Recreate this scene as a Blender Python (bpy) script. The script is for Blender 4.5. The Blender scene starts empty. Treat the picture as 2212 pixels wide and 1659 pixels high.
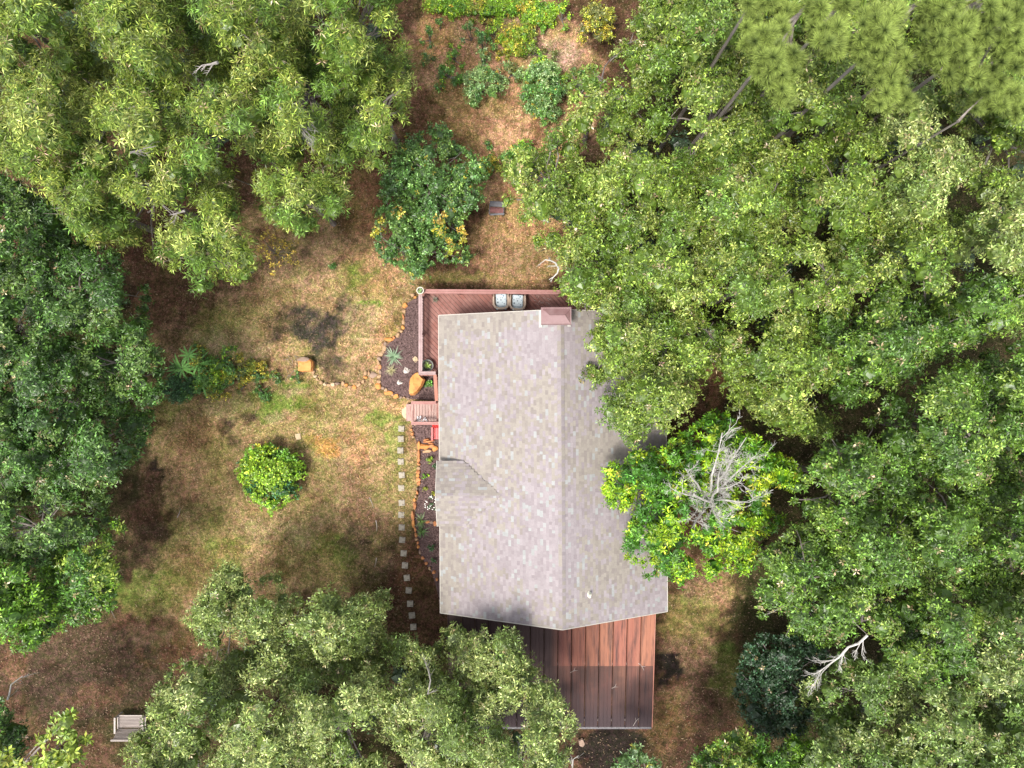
import bpy, bmesh, math, random
import numpy as np
from mathutils import Vector, Matrix

# ------------------------------------------------------------------ camera, world, sun, exposure
scene = bpy.context.scene
COL = scene.collection
H = 34.0            # camera height in metres
F = 1516.0          # focal length in the 2212 px wide survey picture used for the measurements
CX, CY = 1106.0, 829.5

cam_d = bpy.data.cameras.new('camera')
cam = bpy.data.objects.new('camera', cam_d)
COL.objects.link(cam)
cam.location = (0, 0, H)
cam.rotation_euler = (0, 0, 0)
cam_d.sensor_width = 36
cam_d.lens = 36 * F / 2212
cam_d.clip_end = 2000
scene.camera = cam

SUN_EL, SUN_AZ = math.radians(68), math.radians(226)   # azimuth clockwise from +Y: sun stands to the lower left
w = bpy.data.worlds.new('World'); scene.world = w; w.use_nodes = True
nt = w.node_tree
bg = nt.nodes['Background']
sky = nt.nodes.new('ShaderNodeTexSky'); sky.sky_type = 'NISHITA'; sky.sun_disc = False
sky.sun_elevation = SUN_EL; sky.sun_rotation = SUN_AZ; sky.dust_density = 3.0; sky.air_density = 1.0
hs = nt.nodes.new('ShaderNodeHueSaturation'); hs.inputs['Saturation'].default_value = 0.30      # thin cloud: a whitened sky
nt.links.new(sky.outputs[0], hs.inputs['Color']); nt.links.new(hs.outputs[0], bg.inputs[0]); bg.inputs[1].default_value = 0.15
sd = bpy.data.lights.new('sun', 'SUN'); sd.energy = 2.4; sd.angle = math.radians(12.0); sd.color = (1.0, 0.95, 0.87)
sun = bpy.data.objects.new('sun', sd); COL.objects.link(sun)
sdir = Vector((math.sin(SUN_AZ) * math.cos(SUN_EL), math.cos(SUN_AZ) * math.cos(SUN_EL), math.sin(SUN_EL)))
sun.rotation_euler = sdir.to_track_quat('Z', 'Y').to_euler()
sun.location = (0, 0, 60)
scene.view_settings.view_transform = 'Standard'
scene.view_settings.look = 'None'
scene.view_settings.exposure = 1.22
scene.view_settings.gamma = 1.0
scene.view_settings.use_curve_mapping = False

rng = np.random.default_rng(7)
random.seed(7)


def W(px, py, z=0.0):
    s = (H - z) / F
    return Vector(((px - CX) * s, -(py - CY) * s, z))


# ------------------------------------------------------------------ materials
def new_mat(name):
    m = bpy.data.materials.new(name); m.use_nodes = True
    n = m.node_tree
    return m, n, n.nodes['Principled BSDF']


def N(nt_, kind, **kw):
    nd = nt_.nodes.new(kind)
    for k, v in kw.items():
        if k.startswith('i_'):
            nd.inputs[k[2:].replace('_', ' ')].default_value = v
        else:
            setattr(nd, k, v)
    return nd


def mixc(n, a, b, fac, blend='MIX'):
    """colour mix; a, b sockets or tuples; fac socket or number"""
    m = n.nodes.new('ShaderNodeMix'); m.data_type = 'RGBA'; m.blend_type = blend
    for idx, v in ((0, fac), (6, a), (7, b)):
        if isinstance(v, bpy.types.NodeSocket):
            n.links.new(v, m.inputs[idx])
        else:
            m.inputs[idx].default_value = (*v, 1) if isinstance(v, tuple) and len(v) == 3 else v
    return m.outputs[2]


def ramp(n, sock, lo, hi):
    r = n.nodes.new('ShaderNodeMapRange')
    n.links.new(sock, r.inputs[0]); r.inputs[1].default_value = lo; r.inputs[2].default_value = hi
    return r.outputs[0]


def noise(n, scale, detail=3, vec=None, rough=0.55):
    t = N(n, 'ShaderNodeTexNoise'); t.inputs['Scale'].default_value = scale; t.inputs['Detail'].default_value = detail
    t.inputs['Roughness'].default_value = rough
    if vec is not None: n.links.new(vec, t.inputs['Vector'])
    return t.outputs[0]


def coords(n, kind='Object', scale=(1, 1, 1), rot=(0, 0, 0)):
    tc = n.nodes.new('ShaderNodeTexCoord'); mp = n.nodes.new('ShaderNodeMapping')
    mp.inputs['Scale'].default_value = scale; mp.inputs['Rotation'].default_value = rot
    n.links.new(tc.outputs[kind], mp.inputs[0]); return mp.outputs[0]


def bump(n, bs, sock, strength=0.5, dist=0.02):
    b = n.nodes.new('ShaderNodeBump'); b.inputs['Strength'].default_value = strength; b.inputs['Distance'].default_value = dist
    n.links.new(sock, b.inputs['Height']); n.links.new(b.outputs[0], bs.inputs['Normal'])


def grain_mat(name, c1, c2, scale=6, stretch=(1, 1, 1), rough=0.8, spots=None, bstr=0.4, vec='Object'):
    m, n, bs = new_mat(name)
    v = coords(n, vec, stretch)
    f = ramp(n, noise(n, scale, 5, v), 0.3, 0.7)
    c = mixc(n, c1, c2, f)
    if spots:
        f2 = ramp(n, noise(n, spots[1], 3, v), 0.55, 0.62)
        c = mixc(n, c, spots[0], f2)
    oi = n.nodes.new('ShaderNodeObjectInfo')
    r = ramp(n, oi.outputs['Random'], 0, 1)
    r2 = n.nodes.new('ShaderNodeMapRange'); n.links.new(r, r2.inputs[0]); r2.inputs[3].default_value = 0.0; r2.inputs[4].default_value = 0.35
    c = mixc(n, c, tuple(x * 0.6 for x in c1), r2.outputs[0])
    n.links.new(c, bs.inputs['Base Color']); bs.inputs['Roughness'].default_value = rough
    bump(n, bs, noise(n, scale * 3, 4, v), bstr, 0.01)
    return m


def attr_mat(name, rough=0.8, fine=None, spec=0.3, trans=0.0, bmp=None):
    """base colour from the mesh's own 'Col' attribute with a fine procedural variation"""
    m, n, bs = new_mat(name)
    a = n.nodes.new('ShaderNodeAttribute'); a.attribute_name = 'Col'
    c = a.outputs['Color']
    if fine:
        f = ramp(n, noise(n, fine[0], 4, coords(n), 0.7), 0.3, 0.7)
        k = n.nodes.new('ShaderNodeMapRange'); n.links.new(f, k.inputs[0]); k.inputs[3].default_value = 1 - fine[1]; k.inputs[4].default_value = 1 + fine[1]
        mm = n.nodes.new('ShaderNodeVectorMath'); mm.operation = 'SCALE'
        n.links.new(c, mm.inputs[0]); n.links.new(k.outputs[0], mm.inputs['Scale']); c = mm.outputs[0]
    n.links.new(c, bs.inputs['Base Color'])
    bs.inputs['Roughness'].default_value = rough
    bs.inputs['Specular IOR Level'].default_value = spec
    if bmp:
        bump(n, bs, noise(n, bmp[0], 5, coords(n), 0.7), bmp[1], bmp[2])
    if trans:
        t = n.nodes.new('ShaderNodeBsdfTranslucent'); n.links.new(c, t.inputs[0])
        mx = n.nodes.new('ShaderNodeMixShader'); mx.inputs[0].default_value = trans
        n.links.new(bs.outputs[0], mx.inputs[1]); n.links.new(t.outputs[0], mx.inputs[2])
        n.links.new(mx.outputs[0], n.nodes['Material Output'].inputs[0])
    return m


M = {}
M['leaf'] = attr_mat('leaf', 0.40, None, 0.5, 0.14)
M['needle'] = attr_mat('needle', 0.6, None, 0.3, 0.15)
M['bark'] = grain_mat('bark', (0.13, 0.105, 0.09), (0.27, 0.24, 0.215), 5, (1, 1, 0.25), 0.9)
M['deadwood'] = grain_mat('deadwood', (0.34, 0.32, 0.295), (0.54, 0.52, 0.48), 7, (1, 1, 0.3), 0.85)
M['greylimb'] = grain_mat('grey_limb', (0.19, 0.17, 0.155), (0.33, 0.30, 0.28), 7, (1, 1, 0.3), 0.85)
M['shingle'] = attr_mat('shingle', 0.92, (14, 0.08), 0.2, 0, (90, 0.15, 0.002))
M['roof_under'] = grain_mat('roof_under', (0.26, 0.23, 0.22), (0.33, 0.29, 0.28))
M['trim'] = grain_mat('trim', (0.36, 0.33, 0.29), (0.44, 0.41, 0.37), 3)
M['siding'] = grain_mat('siding', (0.34, 0.22, 0.17), (0.42, 0.28, 0.22), 2, (1, 1, 8))
M['chimney'] = grain_mat('chimney_metal', (0.17, 0.09, 0.09), (0.23, 0.145, 0.145), 3, (1, 1, 1), 0.5, None, 0.1)
M['flashing'] = grain_mat('flashing', (0.36, 0.34, 0.31), (0.46, 0.44, 0.41), 4, (1, 1, 1), 0.5)
M['deck'] = grain_mat('deck_board', (0.19, 0.075, 0.06), (0.28, 0.14, 0.115), 5, (1, 1, 1), 0.75, ((0.22, 0.085, 0.065), 1.3))
M['deckgrey'] = grain_mat('landing_board', (0.29, 0.18, 0.155), (0.42, 0.29, 0.255), 4, (4, 0.6, 1), 0.75, ((0.27, 0.13, 0.11), 3.0))
M['rail'] = grain_mat('rail_cap', (0.28, 0.12, 0.105), (0.36, 0.19, 0.17), 4, (1, 1, 1), 0.7)
M['railgrey'] = grain_mat('rail_cap_faded', (0.28, 0.19, 0.185), (0.36, 0.26, 0.255), 4, (1, 1, 1), 0.7)
M['railred'] = grain_mat('rail_cap_fresh', (0.32, 0.12, 0.08), (0.36, 0.17, 0.12), 4, (1, 1, 1), 0.7)
M['orange'] = grain_mat('orange_sandstone', (0.52, 0.20, 0.05), (0.60, 0.30, 0.10), 2.5, (1, 1, 1), 0.9, ((0.42, 0.16, 0.06), 4.0), 0.8)
M['orangedark'] = grain_mat('rusty_sandstone', (0.38, 0.13, 0.045), (0.62, 0.30, 0.13), 3.5, (1, 1, 1), 0.9, ((0.25, 0.13, 0.08), 5.0), 0.8)
M['tanrock'] = grain_mat('tan_sandstone', (0.32, 0.19, 0.11), (0.46, 0.31, 0.17), 3, (1, 1, 1), 0.9, ((0.30, 0.20, 0.12), 5.0), 0.8)
M['brownrock'] = grain_mat('brown_rock', (0.22, 0.15, 0.11), (0.36, 0.25, 0.19), 3, (1, 1, 1), 0.9)
M['cream'] = grain_mat('cream_rock', (0.46, 0.34, 0.21), (0.56, 0.44, 0.29), 2.5, (1, 1, 1), 0.9)
M['paver'] = grain_mat('concrete_paver', (0.27, 0.24, 0.19), (0.42, 0.38, 0.31), 6, (1, 1, 1), 0.95, ((0.20, 0.17, 0.13), 7.0))
M['whitestone'] = grain_mat('white_stone', (0.42, 0.38, 0.34), (0.56, 0.52, 0.48), 6, (1, 1, 1), 0.95)
M['wicker'] = grain_mat('wicker', (0.38, 0.28, 0.21), (0.52, 0.41, 0.33), 30, (1, 1, 1), 0.8, None, 0.8)
M['pot_white'] = grain_mat('white_pot', (0.66, 0.64, 0.52), (0.74, 0.72, 0.62), 5)
M['pot_dark'] = grain_mat('dark_pot', (0.05, 0.06, 0.045), (0.13, 0.14, 0.11), 8, (1, 1, 1), 0.4)
M['soil'] = grain_mat('soil', (0.03, 0.022, 0.018), (0.07, 0.05, 0.04), 20)
M['mulchchip'] = attr_mat('mulch_chip', 0.95)
M['litter'] = attr_mat('litter', 0.85)
M['greywood'] = grain_mat('weathered_wood', (0.19, 0.155, 0.14), (0.31, 0.265, 0.24), 6, (0.4, 4, 1), 0.85)
M['palewood'] = grain_mat('pale_wood', (0.33, 0.28, 0.25), (0.43, 0.37, 0.34), 6, (1, 1, 1), 0.85)
M['slate'] = grain_mat('slate_metal', (0.09, 0.09, 0.10), (0.17, 0.16, 0.165), 6, (1, 1, 1), 0.6)
M['maroon'] = grain_mat('maroon_metal', (0.14, 0.05, 0.05), (0.24, 0.10, 0.09), 8, (1, 1, 1), 0.7)
M['red'] = grain_mat('red_paint', (0.60, 0.03, 0.03), (0.70, 0.06, 0.05), 4, (1, 1, 1), 0.4, None, 0.05)
M['shoe'] = grain_mat('pale_shoe', (0.58, 0.54, 0.55), (0.76, 0.72, 0.72), 12)
M['flower'] = grain_mat('white_petal', (0.80, 0.80, 0.76), (0.88, 0.87, 0.82), 9)
M['glass'] = grain_mat('window_glass', (0.03, 0.04, 0.05), (0.05, 0.06, 0.07), 1, (1, 1, 1), 0.1, None, 0.0)
M['gutter'] = grain_mat('gutter', (0.05, 0.045, 0.05), (0.14, 0.13, 0.14), 9, (1, 1, 1), 0.5)

# cushion: blue and grey blossoms on white
m, n, bs = new_mat('cushion')
v = coords(n, 'Object', (1, 1, 1))
vo = N(n, 'ShaderNodeTexVoronoi'); vo.inputs['Scale'].default_value = 9; n.links.new(v, vo.inputs['Vector'])
f = ramp(n, vo.outputs['Distance'], 0.42, 0.30)
f2 = ramp(n, noise(n, 7, 2, v), 0.45, 0.55)
c = mixc(n, (0.13, 0.22, 0.32), (0.08, 0.10, 0.13), f2)
c = mixc(n, (0.46, 0.52, 0.55), c, f)
n.links.new(c, bs.inputs['Base Color']); bs.inputs['Roughness'].default_value = 0.9
M['cushion'] = m

# red metal sheets of the patio cover: faded red, running stains, mould that is heaviest on the lower sheets; darker to the west
def sheet_mat(name, dirt):
    m, n, bs = new_mat(name)
    v = coords(n, 'Object', (1, 1, 1)); vs = coords(n, 'Object', (4.2, 0.28, 1))
    geo = n.nodes.new('ShaderNodeNewGeometry'); sep = n.nodes.new('ShaderNodeSeparateXYZ'); n.links.new(geo.outputs['Position'], sep.inputs[0])
    mpg = n.nodes.new('ShaderNodeMapping'); mpg.inputs['Scale'].default_value = (3.4, 0.30, 1); n.links.new(geo.outputs['Position'], mpg.inputs[0])
    st = ramp(n, noise(n, 1.5, 5, mpg.outputs[0], 0.65), 0.46, 0.66)
    cl = ramp(n, noise(n, 0.9, 5, geo.outputs['Position'], 0.6), 0.36, 0.66)
    base = mixc(n, (0.215, 0.077, 0.058), (0.27, 0.112, 0.078), ramp(n, noise(n, 0.8, 3, mpg.outputs[0]), 0.35, 0.65))
    oi = n.nodes.new('ShaderNodeObjectInfo'); base = mixc(n, base, (0.29, 0.135, 0.08), ramp(n, oi.outputs['Random'], .35, 1.3))
    west = ramp(n, sep.outputs[0], 2.6, 1.7)          # sheets get darker towards the west end
    south = ramp(n, sep.outputs[1], -12.0, -15.2)
    fac = n.nodes.new('ShaderNodeMath'); fac.operation = 'MAXIMUM'; fac.use_clamp = True
    a = n.nodes.new('ShaderNodeMath'); a.operation = 'MULTIPLY'; n.links.new(st, a.inputs[0]); a.inputs[1].default_value = 0.85 if not dirt else 0.95
    n.links.new(a.outputs[0], fac.inputs[0]); n.links.new(west, fac.inputs[1])
    c = mixc(n, base, (0.055, 0.034, 0.032), fac.outputs[0])
    if dirt:
        k = n.nodes.new('ShaderNodeMath'); k.operation = 'MULTIPLY_ADD'; k.use_clamp = True
        n.links.new(cl, k.inputs[0]); k.inputs[1].default_value = 0.5; k.inputs[2].default_value = 0.42
        c = mixc(n, c, (0.055, 0.033, 0.026), k.outputs[0])
        c = mixc(n, c, (0.042, 0.028, 0.030), south)
    bs.inputs['Specular IOR Level'].default_value = 0.15
    n.links.new(c, bs.inputs['Base Color']); bs.inputs['Roughness'].default_value = 0.62
    return m
M['sheet'] = sheet_mat('red_sheet', False)
M['sheet_dirty'] = sheet_mat('red_sheet_mouldy', True)

# ground
m, n, bs = new_mat('ground')
a = n.nodes.new('ShaderNodeAttribute'); a.attribute_name = 'Col'
v = coords(n)
f1 = ramp(n, noise(n, 9.0, 8, v, 0.8), 0.3, 0.7)
f2 = ramp(n, noise(n, 2.2, 6, v, 0.7), 0.3, 0.7)
f3 = ramp(n, noise(n, 26.0, 4, v, 0.7), 0.35, 0.65)
c = mixc(n, (0.34, 0.30, 0.31), (1.66, 1.62, 1.66), f1)
c = mixc(n, a.outputs['Color'], c, 1.0, 'MULTIPLY')
f4 = ramp(n, noise(n, 4.5, 5, v, 0.75), 0.42, 0.60)
c = mixc(n, mixc(n, c, (0.80, 1.0, 0.62), 1.0, 'MULTIPLY'), mixc(n, c, (1.14, 1.0, 0.98), 1.0, 'MULTIPLY'), f4)
f5 = ramp(n, noise(n, 1.3, 6, v, 0.8), 0.40, 0.56)
c = mixc(n, mixc(n, c, (0.66, 0.62, 0.60), 1.0, 'MULTIPLY'), c, f5)
c2 = mixc(n, (0.55, 0.52, 0.52), (1.45, 1.46, 1.42), f2)
c = mixc(n, c, c2, 1.0, 'MULTIPLY')
c3 = mixc(n, (0.40, 0.40, 0.40), (1.6, 1.58, 1.52), f3)
c = mixc(n, c, c3, 1.0, 'MULTIPLY')
n.links.new(c, bs.inputs['Base Color']); bs.inputs['Roughness'].default_value = 0.95; bs.inputs['Specular IOR Level'].default_value = 0.1
bump(n, bs, f1, 0.6, 0.05)
M['ground'] = m
m, n, bs = new_mat('mulch')
v = coords(n)
c = mixc(n, (0.045, 0.028, 0.026), (0.17, 0.105, 0.10), ramp(n, noise(n, 14, 8, v, 0.85), 0.35, 0.68))
n.links.new(c, bs.inputs['Base Color']); bs.inputs['Roughness'].default_value = 0.95
bump(n, bs, noise(n, 25, 5, v), 0.8, 0.03)
M['mulch'] = m


# ------------------------------------------------------------------ object helpers
def props(o, label=None, cat=None, group=None, kind=None):
    if label: o['label'] = label
    if cat: o['category'] = cat
    if group: o['group'] = group
    if kind: o['kind'] = kind
    return o


def empty(name, loc, label, cat, group=None, rz=0.0):
    o = bpy.data.objects.new(name, None); COL.objects.link(o)
    o.location = loc; o.rotation_euler = (0, 0, rz); o.empty_display_size = 0.2
    return props(o, label, cat, group)


def link_mesh(name, me, mat=None, parent=None, loc=None):
    o = bpy.data.objects.new(name, me); COL.objects.link(o)
    if mat is not None and not me.materials: me.materials.append(mat)
    if parent is not None:
        o.parent = parent
    if loc is not None: o.location = loc
    return o


def np_mesh(name, verts, faces, cols=None):
    """verts (n,3); faces (m,k) with constant k; cols (n,3) point colours"""
    me = bpy.data.meshes.new(name)
    verts = np.ascontiguousarray(verts, dtype=np.float32); faces = np.ascontiguousarray(faces, dtype=np.int32)
    k = faces.shape[1]
    me.vertices.add(len(verts)); me.vertices.foreach_set('co', verts.ravel())
    me.loops.add(faces.size); me.loops.foreach_set('vertex_index', faces.ravel())
    me.polygons.add(len(faces))
    me.polygons.foreach_set('loop_start', np.arange(0, faces.size, k, dtype=np.int32))
    if cols is not None:
        a = me.color_attributes.new('Col', 'FLOAT_COLOR', 'POINT')
        c4 = np.ones((len(verts), 4), dtype=np.float32); c4[:, :3] = np.clip(cols, 0, 1)
        a.data.foreach_set('color', c4.ravel())
    me.polygons.foreach_set('use_smooth', np.zeros(len(faces), dtype=bool))
    me.update(calc_edges=True)
    return me


class MB:
    """collects boxes, prisms and tubes into one mesh"""
    def __init__(s): s.v = []; s.f = []; s.smooth = False
    def add(s, vs, fs):
        b = len(s.v); s.v += [tuple(p) for p in vs]; s.f += [tuple(i + b for i in f) for f in fs]
    def box(s, x0, x1, y0, y1, z0, z1, mat=None):
        vs = [Vector((x, y, z)) for z in (z0, z1) for y in (y0, y1) for x in (x0, x1)]
        if mat is not None: vs = [mat @ p for p in vs]
        s.add(vs, [(0, 2, 3, 1), (4, 5, 7, 6), (0, 1, 5, 4), (1, 3, 7, 5), (3, 2, 6, 7), (2, 0, 4, 6)])
    def prism(s, pts, z0, z1, inset=0.0, jit=0.0):
        n_ = len(pts); c = sum((Vector((p[0], p[1])) for p in pts), Vector((0, 0))) / n_
        lo = [(p[0], p[1], z0) for p in pts]
        hi = []
        for p in pts:
            q = Vector((p[0], p[1])); q = q + (c - q) * inset
            hi.append((q.x, q.y, z1 + random.uniform(-jit, jit)))
        s.add(lo + hi, [tuple(range(n_))[::-1], tuple(range(n_, 2 * n_))] + [(i, (i + 1) % n_, n_ + (i + 1) % n_, n_ + i) for i in range(n_)])
    def tube(s, pts, radii, sides=6, cap=True):
        pts = [Vector(p) for p in pts]; b = len(s.v); n_ = len(pts)
        for i, p in enumerate(pts):
            d = (pts[min(i + 1, n_ - 1)] - pts[max(i - 1, 0)])
            if d.length < 1e-6: d = Vector((0, 0, 1))
            d.normalize()
            a = d.cross(Vector((0, 0, 1)))
            if a.length < 0.05: a = d.cross(Vector((1, 0, 0)))
            a.normalize(); c = d.cross(a); r = radii[i] if hasattr(radii, '__len__') else radii
            for k in range(sides):
                t = 2 * math.pi * k / sides
                s.v.append(tuple(p + a * (math.cos(t) * r) + c * (math.sin(t) * r)))
        for i in range(n_ - 1):
            for k in range(sides):
                k2 = (k + 1) % sides
                s.f.append((b + i * sides + k, b + i * sides + k2, b + (i + 1) * sides + k2, b + (i + 1) * sides + k))
        if cap:
            s.f.append(tuple(b + k for k in range(sides))[::-1]); s.f.append(tuple(b + (n_ - 1) * sides + k for k in range(sides)))
    def lathe(s, prof, seg=20, centre=(0, 0)):
        b = len(s.v)
        for r, z in prof:
            for k in range(seg):
                t = 2 * math.pi * k / seg
                s.v.append((centre[0] + r * math.cos(t), centre[1] + r * math.sin(t), z))
        for i in range(len(prof) - 1):
            for k in range(seg):
                k2 = (k + 1) % seg
                s.f.append((b + i * seg + k, b + i * seg + k2, b + (i + 1) * seg + k2, b + (i + 1) * seg + k))
    def mesh(s, name, bevel=0.0):
        me = bpy.data.meshes.new(name); me.from_pydata(s.v, [], s.f); me.update()
        if bevel:
            bm = bmesh.new(); bm.from_mesh(me)
            bmesh.ops.bevel(bm, geom=[e for e in bm.edges if len(e.link_faces) == 2 and e.calc_face_angle(0) > 0.5], offset=bevel, segments=1, affect='EDGES', profile=0.6)
            bm.to_mesh(me); bm.free()
        if s.smooth:
            me.polygons.foreach_set('use_smooth', [True] * len(me.polygons))
        return me
    def obj(s, name, mat, parent=None, bevel=0.0, loc=None):
        return link_mesh(name, s.mesh(name, bevel), mat, parent, loc)


def rock_mesh(name, sx, sy, sz, seed=0, rough=0.22, sub=2, cut=0.55):
    """an angular stone: an icosphere with flat-cut facets"""
    r = random.Random(seed)
    bm = bmesh.new(); bmesh.ops.create_icosphere(bm, subdivisions=sub, radius=1.0)
    planes = []
    for i in range(9):
        d = Vector((r.uniform(-1, 1), r.uniform(-1, 1), r.uniform(-1, 1))).normalized(); planes.append((d, r.uniform(cut, 0.92)))
    planes.append((Vector((0, 0, 1)), r.uniform(0.5, 0.75)))
    for v_ in bm.verts:
        p = v_.co.copy()
        for d, k in planes:
            q = p.dot(d)
            if q > k: p -= d * (q - k)
        p *= 1 + r.uniform(-rough, rough) * 0.35
        v_.co = Vector((p.x * sx, p.y * sy, p.z * sz + sz * 0.35))
    me = bpy.data.meshes.new(name); bm.to_mesh(me); bm.free()
    return me


# ------------------------------------------------------------------ value noise for the ground colours
def vnoise(x, y, freq, seed):
    r = np.random.default_rng(seed); g = r.random((256, 256))
    u = x * freq + 1000; v_ = y * freq + 1000
    i = np.floor(u).astype(int); j = np.floor(v_).astype(int); fu = u - i; fv = v_ - j
    fu = fu * fu * (3 - 2 * fu); fv = fv * fv * (3 - 2 * fv)
    a_ = g[i % 256, j % 256]; b_ = g[(i + 1) % 256, j % 256]; c_ = g[i % 256, (j + 1) % 256]; d_ = g[(i + 1) % 256, (j + 1) % 256]
    return (a_ * (1 - fu) + b_ * fu) * (1 - fv) + (c_ * (1 - fu) + d_ * fu) * fv


def fbm(x, y, freq, seed, oct_=4):
    t = 0; s = 0; a_ = 1
    for o in range(oct_):
        t = t + a_ * vnoise(x, y, freq * 2 ** o, seed + o * 17); s += a_; a_ *= 0.55
    return t / s


STRAW = (0.31, 0.222, 0.138); PINK = (0.44, 0.275, 0.19); LIT = (0.085, 0.050, 0.036); LITTER_SHADE = (0.060, 0.042, 0.034)  # last two: litter browns that also paint tree shade on the lawn
GREEN = (0.15, 0.23, 0.05); ORG = (0.45, 0.235, 0.115); PEACH = (0.42, 0.265, 0.165); ASH = (0.048, 0.043, 0.042); MUD = (0.20, 0.135, 0.10)
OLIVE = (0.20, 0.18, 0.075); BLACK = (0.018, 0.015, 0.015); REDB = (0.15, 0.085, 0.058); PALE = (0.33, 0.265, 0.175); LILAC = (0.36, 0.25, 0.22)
# px, py, rx, ry, colour, strength
FLOOR = (0.045, 0.042, 0.022)  # woodland floor darkened to paint in the shade below the crowns
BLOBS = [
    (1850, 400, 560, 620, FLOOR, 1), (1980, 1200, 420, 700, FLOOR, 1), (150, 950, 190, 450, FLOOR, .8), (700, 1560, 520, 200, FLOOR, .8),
    (640, 900, 330, 450, STRAW, 1.0), (480, 1150, 200, 240, STRAW, 1), (1080, 190, 215, 235, PINK, 1.0), (1120, 520, 110, 130, PEACH, .75),
    (1120, 560, 100, 50, MUD, .6), (930, 330, 60, 120, REDB, .8), (905, 200, 25, 120, REDB, .6), (905, 250, 30, 80, REDB, .6), (1190, 285, 50, 30, REDB, .6),
    (1200, 130, 60, 45, LILAC, .9), (1140, 60, 60, 30, LILAC, .6), (1260, 190, 60, 60, REDB, .7), (940, 60, 40, 50, ORG, .35), (1060, 230, 90, 30, REDB, .3),
    (960, 600, 100, 14, OLIVE, .5), (780, 430, 50, 90, REDB, .8), (700, 540, 60, 50, MUD, .7), (610, 560, 60, 45, LITTER_SHADE, .75),
    (430, 620, 130, 70, LIT, .9), (370, 680, 70, 60, LIT, .9), (390, 720, 50, 50, MUD, .6), (530, 660, 60, 40, STRAW, .8), (500, 760, 95, 50, PALE, .9), (560, 690, 50, 50, OLIVE, .4), (590, 1110, 200, 130, OLIVE, .35), (420, 1180, 90, 110, OLIVE, .4), (460, 940, 90, 60, OLIVE, .3), (700, 920, 60, 40, OLIVE, .35), (400, 1050, 50, 90, MUD, .4), (560, 600, 90, 50, MUD, .5), (470, 680, 80, 30, OLIVE, .4),
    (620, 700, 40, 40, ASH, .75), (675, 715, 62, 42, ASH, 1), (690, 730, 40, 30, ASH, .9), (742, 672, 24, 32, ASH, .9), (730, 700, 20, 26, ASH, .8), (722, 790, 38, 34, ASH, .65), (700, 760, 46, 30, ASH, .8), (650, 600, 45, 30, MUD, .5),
    (820, 600, 50, 60, PEACH, .6), (830, 740, 35, 60, PEACH, .7), (790, 700, 30, 50, PALE, .5), (770, 800, 60, 25, MUD, .4), (800, 655, 22, 8, GREEN, .9), (780, 605, 30, 20, GREEN, .6), (765, 580, 25, 15, GREEN, .5),
    (612, 872, 56, 34, GREEN, .85), (585, 892, 44, 22, GREEN, .8), (470, 880, 110, 26, OLIVE, .6), (700, 860, 60, 20, OLIVE, .4), (640, 850, 40, 10, PALE, .8), (850, 880, 30, 20, PEACH, .8), (820, 905, 30, 16, GREEN, .6), (855, 960, 22, 60, GREEN, .5),
    (530, 905, 26, 15, LITTER_SHADE, 1.0), (484, 930, 22, 20, LITTER_SHADE, 1.0), (510, 955, 20, 12, LITTER_SHADE, .7), (335, 1030, 26, 30, BLACK, .95), (320, 1100, 45, 90, LIT, .9), (345, 880, 25, 60, OLIVE, .6), (330, 1247, 16, 7, BLACK, .8), (320, 1190, 40, 60, LITTER_SHADE, .7),
    (690, 955, 42, 16, ORG, .85), (715, 975, 22, 22, ORG, 1.0), (785, 975, 22, 34, PEACH, .95), (760, 930, 40, 20, PEACH, .5), (650, 960, 24, 30, OLIVE, .6), (600, 900, 30, 12, PALE, .6),
    (430, 1000, 70, 90, PEACH, .35), (460, 880, 70, 30, PALE, .5), (500, 1200, 50, 40, GREEN, .45), (330, 1280, 80, 45, GREEN, .5), (430, 1250, 60, 40, OLIVE, .5), (600, 1160, 80, 60, PALE, .4), (560, 1190, 90, 20, PEACH, .4),
    (720, 1190, 60, 50, OLIVE, .8), (740, 1180, 30, 40, GREEN, .5), (790, 1172, 14, 8, BLACK, .9), (760, 1100, 90, 60, MUD, .55), (820, 1200, 90, 90, LITTER_SHADE, .75), (800, 1090, 60, 50, MUD, .5), (860, 1060, 40, 90, OLIVE, .4), (720, 1040, 60, 50, MUD, .45),  # dark blob by the path paints the lower trees' shade on the lawn
    (880, 1300, 80, 100, LIT, .9), (890, 1240, 30, 60, REDB, .5), (700, 1240, 90, 40, OLIVE, .5), (600, 1240, 70, 30, REDB, .4),
    (200, 1440, 260, 90, (.078, .054, .041), 1.0), (380, 1400, 70, 50, REDB, .8), (330, 1370, 60, 30, MUD, .7), (150, 1490, 160, 70, LITTER_SHADE, .7), (220, 1500, 60, 30, REDB, .5), (20, 1440, 30, 40, REDB, .6), (300, 1330, 60, 40, REDB, .4),
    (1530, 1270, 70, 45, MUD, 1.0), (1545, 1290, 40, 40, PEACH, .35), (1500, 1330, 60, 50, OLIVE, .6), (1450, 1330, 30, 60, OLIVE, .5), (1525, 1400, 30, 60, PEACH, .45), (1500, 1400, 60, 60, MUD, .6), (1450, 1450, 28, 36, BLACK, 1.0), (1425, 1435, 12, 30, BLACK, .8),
    (1470, 1520, 50, 30, MUD, .6), (1460, 1580, 60, 50, REDB, .5), (1320, 1620, 90, 55, BLACK, .95), (1540, 1500, 60, 90, LITTER_SHADE, .6), (1570, 1440, 40, 60, GREEN, .3), (1500, 1620, 60, 40, BLACK, .5),  # large black blob below the patio cover is shade painted on the ground
    (1550, 830, 22, 50, REDB, .9), (1280, 320, 60, 20, MUD, .8),
]


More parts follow.
